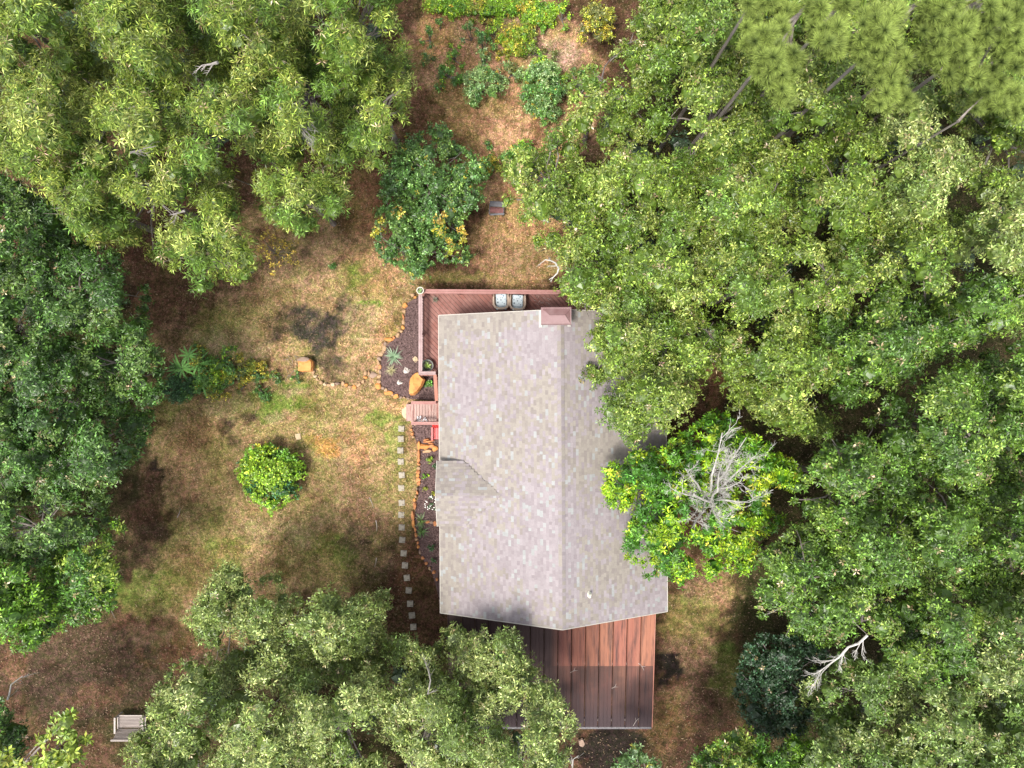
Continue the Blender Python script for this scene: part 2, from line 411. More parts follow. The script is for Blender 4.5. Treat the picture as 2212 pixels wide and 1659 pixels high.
def ground_colour(X, Y):
    px = CX + X * F / H; py = CY - Y * F / H
    c = np.ones((len(X), 3)) * np.array(LIT)
    n0 = fbm(X, Y, 0.5, 3); n1 = fbm(X, Y, 1.1, 21); n2 = fbm(X, Y, 2.6, 31, 3)
    wx = (n1 - 0.5) * 60; wy = (n0 - 0.5) * 60; wx = wx + (n2 - .5) * 26; wy = wy + (fbm(X, Y, 2.6, 77, 3) - .5) * 26
    rag = (fbm(X, Y, 2.2, 131, 4) - .5) * 1.5
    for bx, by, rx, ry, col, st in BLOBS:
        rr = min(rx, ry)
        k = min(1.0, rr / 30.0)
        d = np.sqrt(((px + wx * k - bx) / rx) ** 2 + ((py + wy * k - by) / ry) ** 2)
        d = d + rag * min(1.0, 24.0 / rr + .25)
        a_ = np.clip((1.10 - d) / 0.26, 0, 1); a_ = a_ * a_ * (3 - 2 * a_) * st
        if col is ASH or col is LITTER_SHADE or col is MUD: a_ = a_ * np.clip(.75 + 1.6 * (fbm(X, Y, 2.4, 171, 3) - .42), .35, 1)
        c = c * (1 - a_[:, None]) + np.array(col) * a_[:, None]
    # patchy green and bare spots
    g = np.clip((fbm(X, Y, 0.9, 51) - 0.53) / 0.14, 0, 1)[:, None] * 0.42
    c = c * (1 - g) + c * np.array((0.72, 1.02, 0.55)) * g
    g = np.clip((fbm(X, Y, 0.8, 61) - 0.54) / 0.12, 0, 1)[:, None] * 0.5
    c = c * (1 - g) + c * np.array((0.62, 0.52, 0.50)) * g
    return c


# ------------------------------------------------------------------ structure: ground and bed
def build_ground():
    xs = np.concatenate([[-400, -150, -70, -45], np.linspace(-30, 30, 340), [45, 70, 150, 400]])
    ys = np.concatenate([[-400, -150, -60, -35], np.linspace(-23, 23, 262), [35, 60, 150, 400]])
    X, Y = np.meshgrid(xs, ys); nx, ny = len(xs), len(ys)
    X = X.ravel(); Y = Y.ravel()
    near = (abs(X) < 40) & (abs(Y) < 32)
    Z = np.where(near, (fbm(X, Y, 0.35, 5) - 0.5) * 0.10 - 0.03, -0.03)
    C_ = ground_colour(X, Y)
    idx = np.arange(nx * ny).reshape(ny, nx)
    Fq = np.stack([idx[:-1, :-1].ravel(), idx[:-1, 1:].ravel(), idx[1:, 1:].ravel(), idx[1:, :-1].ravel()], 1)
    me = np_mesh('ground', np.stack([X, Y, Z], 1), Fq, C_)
    me.polygons.foreach_set('use_smooth', np.ones(len(me.polygons), dtype=bool))
    props(link_mesh('ground', me, M['ground']), kind='structure')
build_ground()

MULCH_UP = [(880, 655), (904, 640), (912, 640), (950, 650), (950, 866), (890, 862), (868, 858), (843, 851), (828, 838), (822, 825), (823, 805), (823, 780), (828, 762), (834, 748), (846, 736), (862, 725), (870, 714), (875, 700), (875, 672)]
MULCH_LOW = [(890, 918), (950, 918), (950, 1330), (948, 1290), (935, 1240), (915, 1210), (905, 1190), (900, 1150), (896, 1120), (898, 1095), (904, 1070), (907, 1020), (908, 965), (895, 945)]


def poly_sheet(name, poly, z, mat, parent=None):
    mb = MB(); mb.prism([W(p[0], p[1], 0)[:2] for p in poly][::-1], -0.08, z)
    return mb.obj(name, mat, parent)
props(poly_sheet('mulch_bed', MULCH_UP, 0.03, M['mulch']), kind='structure')
props(poly_sheet('mulch_bed', MULCH_LOW, 0.03, M['mulch']), kind='structure')


def in_poly(px, py, poly):
    px = np.asarray(px, float); py = np.asarray(py, float); ins = np.zeros(px.shape, bool); dist = np.full(px.shape, 1e9)
    n_ = len(poly)
    for i in range(n_):
        x0, y0 = poly[i]; x1, y1 = poly[(i + 1) % n_]
        if y0 != y1:
            cond = ((y0 > py) != (y1 > py)) & (px < (x1 - x0) * (py - y0) / (y1 - y0) + x0)
            ins ^= cond
        dx, dy = x1 - x0, y1 - y0; L = dx * dx + dy * dy + 1e-9
        t = np.clip(((px - x0) * dx + (py - y0) * dy) / L, 0, 1)
        dist = np.minimum(dist, np.hypot(px - x0 - t * dx, py - y0 - t * dy))
    return ins, dist


def flat_bits(name, X, Y, Z, L, Wd, cols, mat, tilt=0.3, kind='stuff'):
    """loose lying kites (fallen leaves, chips, blades)"""
    n_ = len(X); th = rng.random(n_) * 2 * np.pi
    d = np.stack([np.cos(th), np.sin(th), rng.normal(0, tilt, n_)], 1); d /= np.linalg.norm(d, axis=1)[:, None]
    s_ = np.stack([-np.sin(th), np.cos(th), rng.normal(0, tilt, n_)], 1); s_ /= np.linalg.norm(s_, axis=1)[:, None]
    p = np.stack([X, Y, Z], 1)
    L = np.asarray(L)[:, None]; Wd = np.asarray(Wd)[:, None]
    vs = np.stack([p - d * L / 2, p + s_ * Wd / 2, p + d * L / 2, p - s_ * Wd / 2], 1).reshape(-1, 3)
    vs[:, 2] += 0.02
    fs = np.arange(n_ * 4).reshape(-1, 4)
    me = np_mesh(name, vs, fs, np.repeat(cols, 4, 0))
    return props(link_mesh(name, me, mat), kind=kind)


# mulch chips
cx_, cy_ = [], []
for poly in (MULCH_UP, MULCH_LOW):
    xs = rng.uniform(815, 950, 9000); ys = rng.uniform(640, 1330, 9000)
    k, d = in_poly(xs, ys, poly); cx_.append(xs[k]); cy_.append(ys[k])
cx_ = np.concatenate(cx_); cy_ = np.concatenate(cy_); n_ = len(cx_)
sh = rng.random(n_)[:, None]
flat_bits('bark_mulch', (cx_ - CX) * H / F, -(cy_ - CY) * H / F, np.full(n_, 0.035) + rng.random(n_) * .03, rng.uniform(.05, .13, n_), rng.uniform(.02, .05, n_),
          np.array((0.06, 0.035, 0.032)) * (1 - sh) + np.array((0.26, 0.17, 0.155)) * sh ** 2.2, M['mulchchip'])


def build_litter():
    n_ = 52000
    px = rng.uniform(-40, 2250, n_); py = rng.uniform(-40, 1700, n_)
    X = (px - CX) * H / F; Y = -(py - CY) * H / F
    keep = ~((px > 900) & (px < 1430) & (py > 625) & (py < 1580)) & ~in_poly(px, py, MULCH_LOW)[0] & ~in_poly(px, py, MULCH_UP)[0]
    keep &= (fbm(X, Y, 0.7, 99) + rng.random(n_) * .5) > 0.62
    X, Y = X[keep], Y[keep]; n_ = len(X)
    t = rng.random(n_)[:, None]
    base = ground_colour(X, Y)
    c_ = np.array((0.20, 0.12, 0.07)) * (1 - t) + np.array((0.42, 0.30, 0.19)) * t
    c_ = c_ * (0.35 + 0.65 * np.clip(base.mean(1) / 0.2, 0.25, 1.3))[:, None]
    flat_bits('leaf_litter', X, Y, np.full(n_, 0.0) + rng.random(n_) * .02, rng.uniform(.05, .13, n_), rng.uniform(.02, .05, n_), c_, M['litter'], .35)
    # grass: standing blades, straw coloured and green
    n_ = 100000
    px = rng.uniform(230, 1640, n_); py = rng.uniform(0, 1659, n_); X = (px - CX) * H / F; Y = -(py - CY) * H / F
    keep = ~((px > 900) & (px < 1430) & (py > 625) & (py < 1580)) & ~in_poly(px, py, MULCH_LOW)[0] & ~in_poly(px, py, MULCH_UP)[0]
    base = ground_colour(X, Y)
    keep &= base.mean(1) > 0.10 + rng.random(n_) * 0.12
    X, Y, base = X[keep], Y[keep], base[keep]; n_ = len(X)
    c_ = base * np.where(rng.random(n_) < .3, rng.uniform(1.6, 2.4, n_), rng.uniform(.35, 1.1, n_))[:, None] * np.stack([np.ones(n_), rng.uniform(.9, 1.15, n_), rng.uniform(.6, 1.0, n_)], 1)
    flat_bits('dry_grass', X, Y, rng.random(n_) * .03, rng.uniform(.08, .20, n_), rng.uniform(.014, .032, n_), c_, M['litter'], .6)
build_litter()


# ------------------------------------------------------------------ house
TH = math.radians(0.35)
HO = W(952, 1323, 3.3); HO.z = 0          # south-west corner of the roof
house = empty('house', HO, 'single storey house under a pale tan and lavender shingle roof', 'house', None, TH)
LEN = 12.98; RX = 5.17; WX = 9.9; ZE = 3.3; ZR = 5.5      # local frame: x east, y north from the corner
SL = (ZR - ZE) / RX; SR = (ZR - ZE) / (WX - RX)
OV = 0.45
wz = 3.22
mb = MB(); mb.box(OV, OV + .15, OV, LEN - OV, 0, wz); mb.obj('wall', M['siding'], house)
mb = MB(); mb.box(WX - OV - .15, WX - OV, OV, LEN - OV, 0, wz); mb.obj('wall', M['siding'], house)
for y0 in (OV + .003, LEN - OV - .153):
    mb = MB(); pts = [(OV + .15, 0), (WX - OV - .15, 0), (WX - OV - .15, wz), (RX, ZR - .25), (OV + .15, wz)]
    mb.add([(x, y0, z) for x, z in pts] + [(x, y0 + .15, z) for x, z in pts], [(0, 1, 2, 3, 4), (9, 8, 7, 6, 5)] + [(i, (i + 1) % 5, 5 + (i + 1) % 5, 5 + i) for i in range(5)])
    mb.obj('wall', M['siding'], house)
# windows and door of the west wall
for yy in (2.6, 5.2, 10.8):
    fr = MB(); fr.box(OV - .05, OV - .002, yy - .62, yy + .62, 1.35, 1.45); fr.box(OV - .05, OV - .002, yy - .62, yy + .62, 2.35, 2.45); fr.box(OV - .05, OV - .002, yy - .62, yy - .54, 1.45, 2.35); fr.box(OV - .05, OV - .002, yy + .54, yy + .62, 1.45, 2.35)
    wo = fr.obj('window', M['trim'], house); pn = MB(); pn.box(OV - .03, OV - .004, yy - .54, yy + .54, 1.45, 2.35); pn.obj('pane', M['glass'], wo)
mb = MB(); mb.box(OV - .04, OV - .003, 8.3, 9.2, .75, 2.8); dr = mb.obj('door', M['maroon'], house)
mb = MB(); mb.box(OV - .10, OV - .04, 8.38, 8.42, 1.7, 1.85); mb.obj('handle', M['flashing'], dr)
# roof deck, two planes
for x0, z0, x1, z1 in ((0, ZE, RX, ZR), (RX, ZR, WX, ZE)):
    mb = MB(); t = .12
    mb.add([(x0, 0, z0), (x1, 0, z1), (x1, LEN, z1), (x0, LEN, z0), (x0, 0, z0 - t), (x1, 0, z1 - t), (x1, LEN, z1 - t), (x0, LEN, z0 - t)],
           [(0, 1, 2, 3), (7, 6, 5, 4), (0, 4, 5, 1), (1, 5, 6, 2), (2, 6, 7, 3), (3, 7, 4, 0)])
    mb.obj('roof_slope', M['roof_under'], house)
for x0, x1 in ((-.035, -.003), (WX + .003, WX + .035)):
    mb = MB(); mb.box(x0, x1, -.03, LEN + .03, ZE - .16, ZE + .015); mb.obj('fascia', M['trim'], house)
for y0, y1 in ((-.035, -.003), (LEN + .003, LEN + .035)):
    mb = MB()
    for (xa, za, xb, zb) in ((0, ZE, RX, ZR), (RX, ZR, WX, ZE)):
        q = [(xa, y0, za - .15), (xb, y0, zb - .15), (xb, y0, zb + .02), (xa, y0, za + .02)]
        mb.add(q + [(x, y1, z) for x, _, z in q], [(0, 1, 2, 3), (7, 6, 5, 4), (0, 4, 5, 1), (1, 5, 6, 2), (2, 6, 7, 3), (3, 7, 4, 0)])
    mb.obj('rake_board', M['trim'], house)

# gable over the entry, on the west slope
GY0, GY1 = 0, 0
gN = LEN - (993 - 682) / (1323 - 682) * LEN          # north eave of the small gable in local y
gS = LEN - (1131 - 682) / (1323 - 682) * LEN
gM = (gN + gS) / 2; gXv = 1.06; gZe = ZE + gXv * SL + .07; gXr = 2.66; gZr = ZE + gXr * SL + .03; gX0 = -0.06
gP = (gZr - gZe) / (gN - gM)

SHW = 0.13        # course height seen
PAL = 0.43 * np.array([(0.505, 0.45, 0.40), (0.53, 0.475, 0.42), (0.47, 0.415, 0.375), (0.53, 0.465, 0.485), (0.50, 0.435, 0.455), (0.475, 0.41, 0.43), (0.54, 0.485, 0.43), (0.565, 0.50, 0.52), (0.45, 0.395, 0.365), (0.575, 0.585, 0.58)])


def shingle_field(frame, ulen, vlen, inside, warm=0.5, seed=0):
    """tabs of a roof plane: frame(u, v, h) -> point, u along the eave, v up the slope; returns list of (corners8, colour)"""
    r = random.Random(seed); out = []; rows = int(vlen / SHW) + 1
    for k in range(rows):
        v0 = k * SHW; v1 = min(v0 + SHW + .05, vlen); u = -r.uniform(0, .2)
        while u < ulen:
            wd = r.choice([.12, .15, .18, .22, .26]); a_ = max(u, 0); b_ = min(u + wd - .0005, ulen); u += wd
            if b_ - a_ < .03: continue
            um, vm = (a_ + b_) / 2, (v0 + min(v1, v0 + SHW)) / 2
            ok, wv = inside(um, vm)
            if not ok: continue
            th_ = r.choice([.010, .012, .017]); vb = v0
            q = [frame(a_, vb, -.002), frame(b_, vb, -.002), frame(b_, v1, -.002), frame(a_, v1, -.002), frame(a_, vb, th_), frame(b_, vb, th_), frame(b_, v1, .001), frame(a_, v1, .001)]
            # weathered bands: tan courses by the eaves and gable ends, lavender in the field
            lav = wv + r.uniform(-.22, .22)
            if r.random() < .06: col = PAL[9]
            elif lav > .5: col = PAL[r.choice([3, 4, 5, 7, 7, 3])]
            else: col = PAL[r.choice([0, 1, 2, 6, 6, 8])]
            out.append((q, tuple(col * r.uniform(.94, 1.06))))
    return out


def lavender(xl, yl):
    """how weathered towards lavender the roof is at a local point"""
    d = min(xl / 1.0, (LEN - yl) / 1.3 + .2, 1)
    s = 0.62 * max(0, min(1, d)) + 0.55 * (float(vnoise(np.array([xl]), np.array([yl]), .42, 8)[0]) - .5) * 1.5
    if xl > RX + .6: s -= .14
    if yl < 2.5: s -= .05
    return s + .08


def in_gable_w(xl, yl):
    if xl > gXr or yl > gN or yl < gS: return False
    if xl < gXv: return True
    return abs(yl - gM) < (gN - gM) * (gXr - xl) / (gXr - gXv)

nl = Vector((-SL, 0, 1)).normalized(); cl_ = math.cos(math.atan(SL)); nr = Vector((SR, 0, 1)).normalized(); cr_ = math.cos(math.atan(SR))
ng = Vector((0, gP, 1)).normalized(); ng2 = Vector((0, -gP, 1)).normalized(); cg = math.cos(math.atan(gP))
fields = []
fields += shingle_field(lambda u, v, h: Vector((v * cl_, u, ZE + v * cl_ * SL)) + nl * (h + .004), LEN, RX / cl_ - .02,
                        lambda u, v: (not in_gable_w(v * cl_, u), lavender(v * cl_, u)), seed=1)
fields += shingle_field(lambda u, v, h: Vector((WX - v * cr_, u, ZE + v * cr_ * SR)) + nr * (h + .004), LEN, (WX - RX) / cr_ - .02,
                        lambda u, v: (True, lavender(WX - v * cr_, u)), seed=2)
gh = gN - gM
fields += shingle_field(lambda u, v, h: Vector((gX0 + u, gN - v * cg, gZe + v * cg * gP)) + ng * (h + .012), gXr - gX0, gh / cg - .01,
                        lambda u, v: (gX0 + u < gXv + (gXr - gXv) * (v * cg / gh) + .05, lavender(max(gX0 + u, .6), 7)), seed=3)
fields += shingle_field(lambda u, v, h: Vector((gX0 + u, gS + v * cg, gZe + v * cg * gP)) + ng2 * (h + .012), gXr - gX0, gh / cg - .01,
                        lambda u, v: (gX0 + u < gXv + (gXr - gXv) * (v * cg / gh) + .05, lavender(max(gX0 + u, .6), 6)), seed=4)
# ridge caps
r = random.Random(9)
for k in range(int(LEN / .15)):
    y0 = k * .15; y1 = min(y0 + .19, LEN)
    for sx, s_ in ((-1, SL), (1, SR)):
        a_ = Vector((RX, y0, ZR + .034)); b_ = Vector((RX + sx * .14, y0, ZR + .034 - .14 * s_)); up = Vector((0, 0, .012))
        q0 = [a_, b_, b_ + Vector((0, y1 - y0, -.008)), a_ + Vector((0, y1 - y0, -.008))]
        if sx < 0: q0 = [q0[1], q0[0], q0[3], q0[2]]
        fields.append(([p - Vector((0, 0, .012)) for p in q0] + [p + up * .5 for p in q0], tuple(PAL[r.choice([3, 4, 7, 0, 6])] * r.uniform(.9, 1.02))))

SF = [(0, 3, 2, 1), (4, 5, 6, 7), (0, 1, 5, 4), (1, 2, 6, 5), (2, 3, 7, 6), (3, 0, 4, 7)]
def key(q):      # the tabs that stand nearest to the camera axis and highest show largest
    c_ = sum(q, Vector()) / 8; return -c_.z + 0.02 * abs(c_.y - 9.9)
order = sorted(range(len(fields)), key=lambda i: key(fields[i][0]))
single = set(order[:300])
sv = []; sf = []; sc = []
variants = {}
for i, (q, col) in enumerate(fields):
    if i in single:
        # size classes and colours are shared meshes
        o0 = q[0]; me = bpy.data.meshes.new('shingle'); me.from_pydata([tuple(p - o0) for p in q], [], SF)
        a_ = me.color_attributes.new('Col', 'FLOAT_COLOR', 'POINT'); a_.data.foreach_set('color', np.tile(np.array((*col, 1), np.float32), 8))
        link_mesh('shingle', me, M['shingle'], house, o0)
    else:
        b = len(sv); sv += [tuple(p) for p in q]; sf += [tuple(j + b for j in f_) for f_ in SF]; sc += [col] * 8
me = np_mesh('shingles', np.array(sv), np.array(sf), np.array(sc))
props(link_mesh('shingles', me, M['shingle'], house), kind='stuff')
# gable body
mb = MB()
mb.add([(gX0, gS, gZe), (gX0, gM, gZr), (gX0, gN, gZe), (gXv, gS, gZe), (gXr, gM, gZr), (gXv, gN, gZe),
        (gX0, gS, gZe - .10), (gX0, gM, gZr - .1), (gX0, gN, gZe - .10), (gXv, gS, gZe - .1), (gXr, gM, gZr - .1), (gXv, gN, gZe - .1)],
       [(0, 3, 4, 1), (1, 4, 5, 2), (6, 7, 10, 9), (7, 8, 11, 10), (0, 1, 7, 6), (1, 2, 8, 7), (0, 6, 9, 3), (2, 5, 11, 8), (3, 9, 10, 4), (4, 10, 11, 5)])
mb.obj('entry_gable', M['roof_under'], house)
mb = MB()
mb.add([(gX0 - .03, gS - .02, gZe - .13), (gX0 - .03, gM, gZr - .13), (gX0 - .03, gN + .02, gZe - .13), (gX0 - .03, gS - .02, gZe + .03), (gX0 - .03, gM, gZr + .03), (gX0 - .03, gN + .02, gZe + .03)] +
       [(gX0 - .003, gS - .02, gZe - .13), (gX0 - .003, gM, gZr - .13), (gX0 - .003, gN + .02, gZe - .13), (gX0 - .003, gS - .02, gZe + .03), (gX0 - .003, gM, gZr + .03), (gX0 - .003, gN + .02, gZe + .03)],
       [(0, 3, 4, 1), (1, 4, 5, 2), (6, 7, 10, 9), (7, 8, 11, 10), (3, 9, 10, 4), (4, 10, 11, 5), (0, 1, 7, 6), (1, 2, 8, 7)])
mb.obj('gable_fascia', M['trim'], house)
mb = MB(); mb.add([(.10, gS + .06, ZE), (.10, gN - .06, ZE), (.10, gN - .06, gZe - .05), (.10, gM, gZr - .14), (.10, gS + .06, gZe - .05),
                   (.16, gS + .06, ZE), (.16, gN - .06, ZE), (.16, gN - .06, gZe - .05), (.16, gM, gZr - .14), (.16, gS + .06, gZe - .05)],
                  [(0, 1, 2, 3, 4), (9, 8, 7, 6, 5)] + [(i, (i + 1) % 5, 5 + (i + 1) % 5, 5 + i) for i in range(5)])
mb.obj('gable_wall', M['siding'], house)


def to_house(px, py, z):
    p = W(px, py, z) - HO; c_, s_ = math.cos(-TH), math.sin(-TH)
    return Vector((p.x * c_ - p.y * s_, p.x * s_ + p.y * c_, z))

# chimney with hipped metal cap
ZC = 6.25
a_ = to_house(1169, 701, ZC); b_ = to_house(1234, 664, ZC)
cx0, cx1, cy0, cy1 = a_.x, b_.x, a_.y, b_.y
mb = MB(); mb.box(cx0 + .09, cx1 - .09, cy0 + .08, cy1 - .08, 0, ZC - .06); ch = mb.obj('chimney', M['siding'], house)
mb = MB(); t_ = .04
mb.box(cx0, cx1, cy0, cy1, ZC - .10, ZC - .002)
mx0 = cx0 + (cx1 - cx0) * .27; mx1 = cx0 + (cx1 - cx0) * .78; my = (cy0 + cy1) / 2 + .02
mb.add([(cx0 + t_, cy0 + t_, ZC), (cx1 - t_, cy0 + t_, ZC), (cx1 - t_, cy1 - t_, ZC), (cx0 + t_, cy1 - t_, ZC), (mx0, my, ZC + .13), (mx1, my, ZC + .13)],
       [(0, 1, 5, 4), (1, 2, 5), (2, 3, 4, 5), (3, 0, 4)])
mb.obj('chimney_cap', M['chimney'], ch)
# seams of the cap
mb = MB()
mb.tube([(cx1 - t_, cy0 + t_, ZC + .01), (mx1, my, ZC + .14)], .012, 5); mb.tube([(cx1 - t_, cy1 - t_, ZC + .01), (mx1, my, ZC + .14)], .012, 5)
mb.tube([(mx0, my, ZC + .138), (mx1, my, ZC + .138)], .010, 5); mb.tube([(cx0, cy0, ZC), (cx1, cy0, ZC)], .018, 5); mb.tube([(cx0, cy1, ZC), (cx1, cy1, ZC)], .018, 5)
mb.obj('cap_seam', M['chimney'], ch)
zr_ = lambda x: (ZE + x * SL if x < RX else ZE + (WX - x) * SR) + .03
mb = MB()
for xa, xb in ((cx0 - .05, cx0 + .085), (cx1 - .085, cx1 + .05)):
    mb.add([(xa, cy0 - .03, zr_(xa)), (xb, cy0 - .03, zr_(xb)), (xb, LEN + .02, zr_(xb)), (xa, LEN + .02, zr_(xa)), (xa, cy0 - .03, zr_(xa) + .03), (xb, cy0 - .03, zr_(xb) + .05), (xb, LEN + .02, zr_(xb) + .05), (xa, LEN + .02, zr_(xa) + .03)], SF)
mb.obj('flashing', M['flashing'], ch)
# vent pipe
p = to_house(1273, 1287, 5.2); mb = MB(); mb.lathe([(.0, 4.9), (.13, 4.9), (.12, 5.0), (.05, 5.03), (.05, 5.36), (.035, 5.36), (.035, 5.2), (0, 5.2)], 14, (p.x, p.y)); mb.smooth = True
mb.obj('vent_pipe', M['pot_white'], house)

# ------------------------------------------------------------------ patio cover of red metal sheets
cover = empty('patio_cover', W(1190, 1450, 0), 'red and mould blackened metal sheet patio cover at the south end of the house', 'patio roof')
zcov = lambda py: 3.05 - (py - 1320) / 252 * .75
XR0 = (1415 - CX) * (H - 3.05) / F; pw = 0.612
ya = W(1106, 1300, 3.05).y; ym = W(1106, 1436, zcov(1436)).y; yb = W(1106, 1571, zcov(1571)).y
zy = lambda y: 3.08 + (y - ya) / (yb - ya) * (2.28 - 3.08)
def sheet(name, x0, x1, y0, y1, dz, mat):
    """one ribbed sheet: ribs at both edges and a fine one between"""
    prof = [(0, 0), (.012, .055), (.035, .055), (.05, 0), (.20, 0), (.215, .010), (.235, .010), (.25, 0), (.36, 0), (.375, .010), (.395, .010), (.41, 0), (x1 - x0 - .02, 0), (x1 - x0, -.01)]
    vs = []
    for y in (y0, y1):
        for u, h in prof: vs.append((x0 + u, y, zy(y) + h + dz))
    k = len(prof); nv = len(vs)
    vs += [(x, y, z - .006) for x, y, z in vs]
    fs = [(i, i + 1, k + i + 1, k + i)[::-1] for i in range(k - 1)] + [(nv + i, nv + i + 1, nv + k + i + 1, nv + k + i) for i in range(k - 1)]
    fs += [(k + i, k + i + 1, nv + k + i + 1, nv + k + i)[::-1] for i in range(k - 1)]
    mb = MB(); mb.add([Vector(v_) - cover.location for v_ in vs], fs); return mb.obj(name, mat, cover)
for i in range(15):
    x1 = XR0 - i * pw; x0 = x1 - pw + .022
    sheet('metal_sheet', x0, x1, ya, ym - .06, .012 + (.004 if i % 2 else 0), M['sheet'])
    sheet('metal_sheet', x0, x1, ym, yb, (.004 if i % 2 else 0), M['sheet_dirty'])
XL0 = XR0 - 15 * pw
L0 = cover.location
mb = MB(); mb.box(XL0 - L0.x, XR0 - L0.x, yb - .11 - L0.y, yb - .01 - L0.y, 2.14, 2.24); mb.obj('gutter', M['gutter'], cover)
mb = MB(); mb.box(XR0 + .003 - L0.x, XR0 + .035 - L0.x, yb - L0.y, ya - L0.y, 2.2, 2.21)
mb.v = [(x, y, zy(y + L0.y) + (.035 if z > 2.205 else -.12)) for x, y, z in mb.v]; mb.obj('edge_trim', M['railred'], cover)
for fx in (0.05, .33, .66, .97):
    x = XL0 + (XR0 - XL0) * fx - L0.x
    mb = MB(); mb.box(x - .06, x + .06, yb + .25 - L0.y, yb + .37 - L0.y, 0, 2.2); mb.obj('post', M['greywood'], cover)
for yy in (yb + .31, ym, ya - .5):
    mb = MB(); mb.box(XL0 + .02 - L0.x, XR0 - .02 - L0.x, yy - .05 - L0.y, yy + .05 - L0.y, zy(yy) - .26, zy(yy) - .06); mb.obj('beam', M['greywood'], cover)

# ------------------------------------------------------------------ deck with diagonal boards
ZD = 0.9; ZC2 = 1.85
deck = empty('deck', W(930, 660, 0), 'red stained deck with diagonal boards and railing at the upper left of the house', 'deck')
DL = deck.location
def D2(px, py, z): return W(px, py, z) - DL + Vector((0, 0, 0))
ox0 = W(908, 0, ZD).x; oy1 = W(0, 632, ZD).y; ix = HO.x + OV - .05; iy = W(0, 690, 3.3).y - .35
xe = W(1290, 0, ZD).x; ys_ = W(0, 812, ZD).y; xs2 = W(943, 0, ZD).x
def clip(poly, nx, ny, c_):      # keep nx*x+ny*y<=c
    out = []
    for i in range(len(poly)):
        a_, b_ = poly[i], poly[(i + 1) % len(poly)]; da = nx * a_[0] + ny * a_[1] - c_; db = nx * b_[0] + ny * b_[1] - c_
        if da <= 0: out.append(a_)
        if (da < 0 < db) or (db < 0 < da):
            t = da / (da - db); out.append((a_[0] + (b_[0] - a_[0]) * t, a_[1] + (b_[1] - a_[1]) * t))
    return out
# boards run from upper left to lower right
dd = (math.cos(math.radians(-47)), math.sin(math.radians(-47))); nn = (-dd[1], dd[0])
corner = (ix, iy); kc = nn[0] * corner[0] + nn[1] * corner[1]
bw = 0.165
boards = []
for i in range(-60, 80):
    k0 = kc + i * bw; k1 = k0 + bw - .020
    big = [(nn[0] * k + dd[0] * t, nn[1] * k + dd[1] * t) for k, t in ((k0, -40), (k0, 40), (k1, 40), (k1, -40))]
    if i >= 0: q = clip(clip(clip(clip(big, -1, 0, -ox0), 1, 0, xe), 0, 1, oy1), 0, -1, -iy)
    else: q = clip(clip(clip(clip(big, -1, 0, -ox0), 1, 0, ix), 0, 1, oy1), 0, -1, -ys_)
    if len(q) >= 3:
        # drop slivers
        A = abs(sum(q[j][0] * q[(j + 1) % len(q)][1] - q[(j + 1) % len(q)][0] * q[j][1] for j in range(len(q)))) / 2
        if A > .01: boards.append(q)
for q in boards:
    zt = ZD + random.uniform(-.002, .002); mb = MB(); pts = [(x - DL.x, y - DL.y) for x, y in q]
    ar = sum(pts[j][0] * pts[(j + 1) % len(pts)][1] - pts[(j + 1) % len(pts)][0] * pts[j][1] for j in range(len(pts)))
    if ar < 0: pts = pts[::-1]
    mb.prism(pts, ZD - .03, zt); mb.obj('board', M['deck'], deck)
# strip of deck beside the garden notch
yn1 = ys_; yn0 = W(0, 918, ZD).y
for i in range(5):
    mb = MB(); x0 = xs2 + i * .145; mb.box(x0 - DL.x, x0 + .135 - DL.x, yn0 - DL.y, yn1 - .01 - DL.y, ZD - .03, ZD); mb.obj('board', M['deck'], deck)
mb = MB(); mb.box(ox0 + .03 - DL.x, ix - DL.x, ys_ - DL.y, oy1 - .03 - DL.y, ZD - .40, ZD - .20); mb.box(ix + .01 - DL.x, xe - DL.x, iy - DL.y, oy1 - .03 - DL.y, ZD - .40, ZD - .20); mb.obj('joists', M['soil'], deck)


def rail(parent, p0, p1, wd, mat, zc=ZC2, zf=ZD, two=True):
    """cap rail of two boards with posts, bottom rail and balusters; p0, p1 pixels at cap height"""
    L_ = parent.location; a_ = W(*p0, zc) - L_; b_ = W(*p1, zc) - L_; d = b_ - a_; ln = d.length; an = math.atan2(d.y, d.x)
    T = Matrix.Translation((a_.x, a_.y, 0)) @ Matrix.Rotation(an, 4, 'Z')
    if two:
        mb = MB(); mb.box(0, ln, .004, wd / 2, zc - .035, zc, T); mb.obj('rail_cap', mat, parent)
        mb = MB(); mb.box(0, ln, -wd / 2, -.004, zc - .04, zc - .004, T); mb.obj('rail_cap', mat, parent)
    else:
        mb = MB(); mb.box(0, ln, -wd / 2, wd / 2, zc - .035, zc, T); mb.obj('rail_cap', mat, parent)
    mb = MB(); mb.box(0, ln, -.02, .02, zf + .08, zf + .15, T); mb.obj('bottom_rail', mat, parent)
    k = max(1, int(ln / 1.6))
    for i in range(k + 1):
        x = .06 + (ln - .12) * i / k; mb = MB(); mb.box(x - .045, x + .045, -.045, .045, 0, zc - .042, T); mb.obj('post', mat, parent)
    return T, ln
def balusters(parent, T, ln, zc, zf, mat):
    me = None; x = .2
    while x < ln - .1:
        if me is None:
            mb = MB(); mb.box(-.016, .016, -.016, .016, zf + .155, zc - .045); me = mb.mesh('baluster'); me.materials.append(mat)
        o = bpy.data.objects.new('baluster', me); COL.objects.link(o); o.parent = parent; o.matrix_local = T @ Matrix.Translation((x, 0, 0)); x += .13
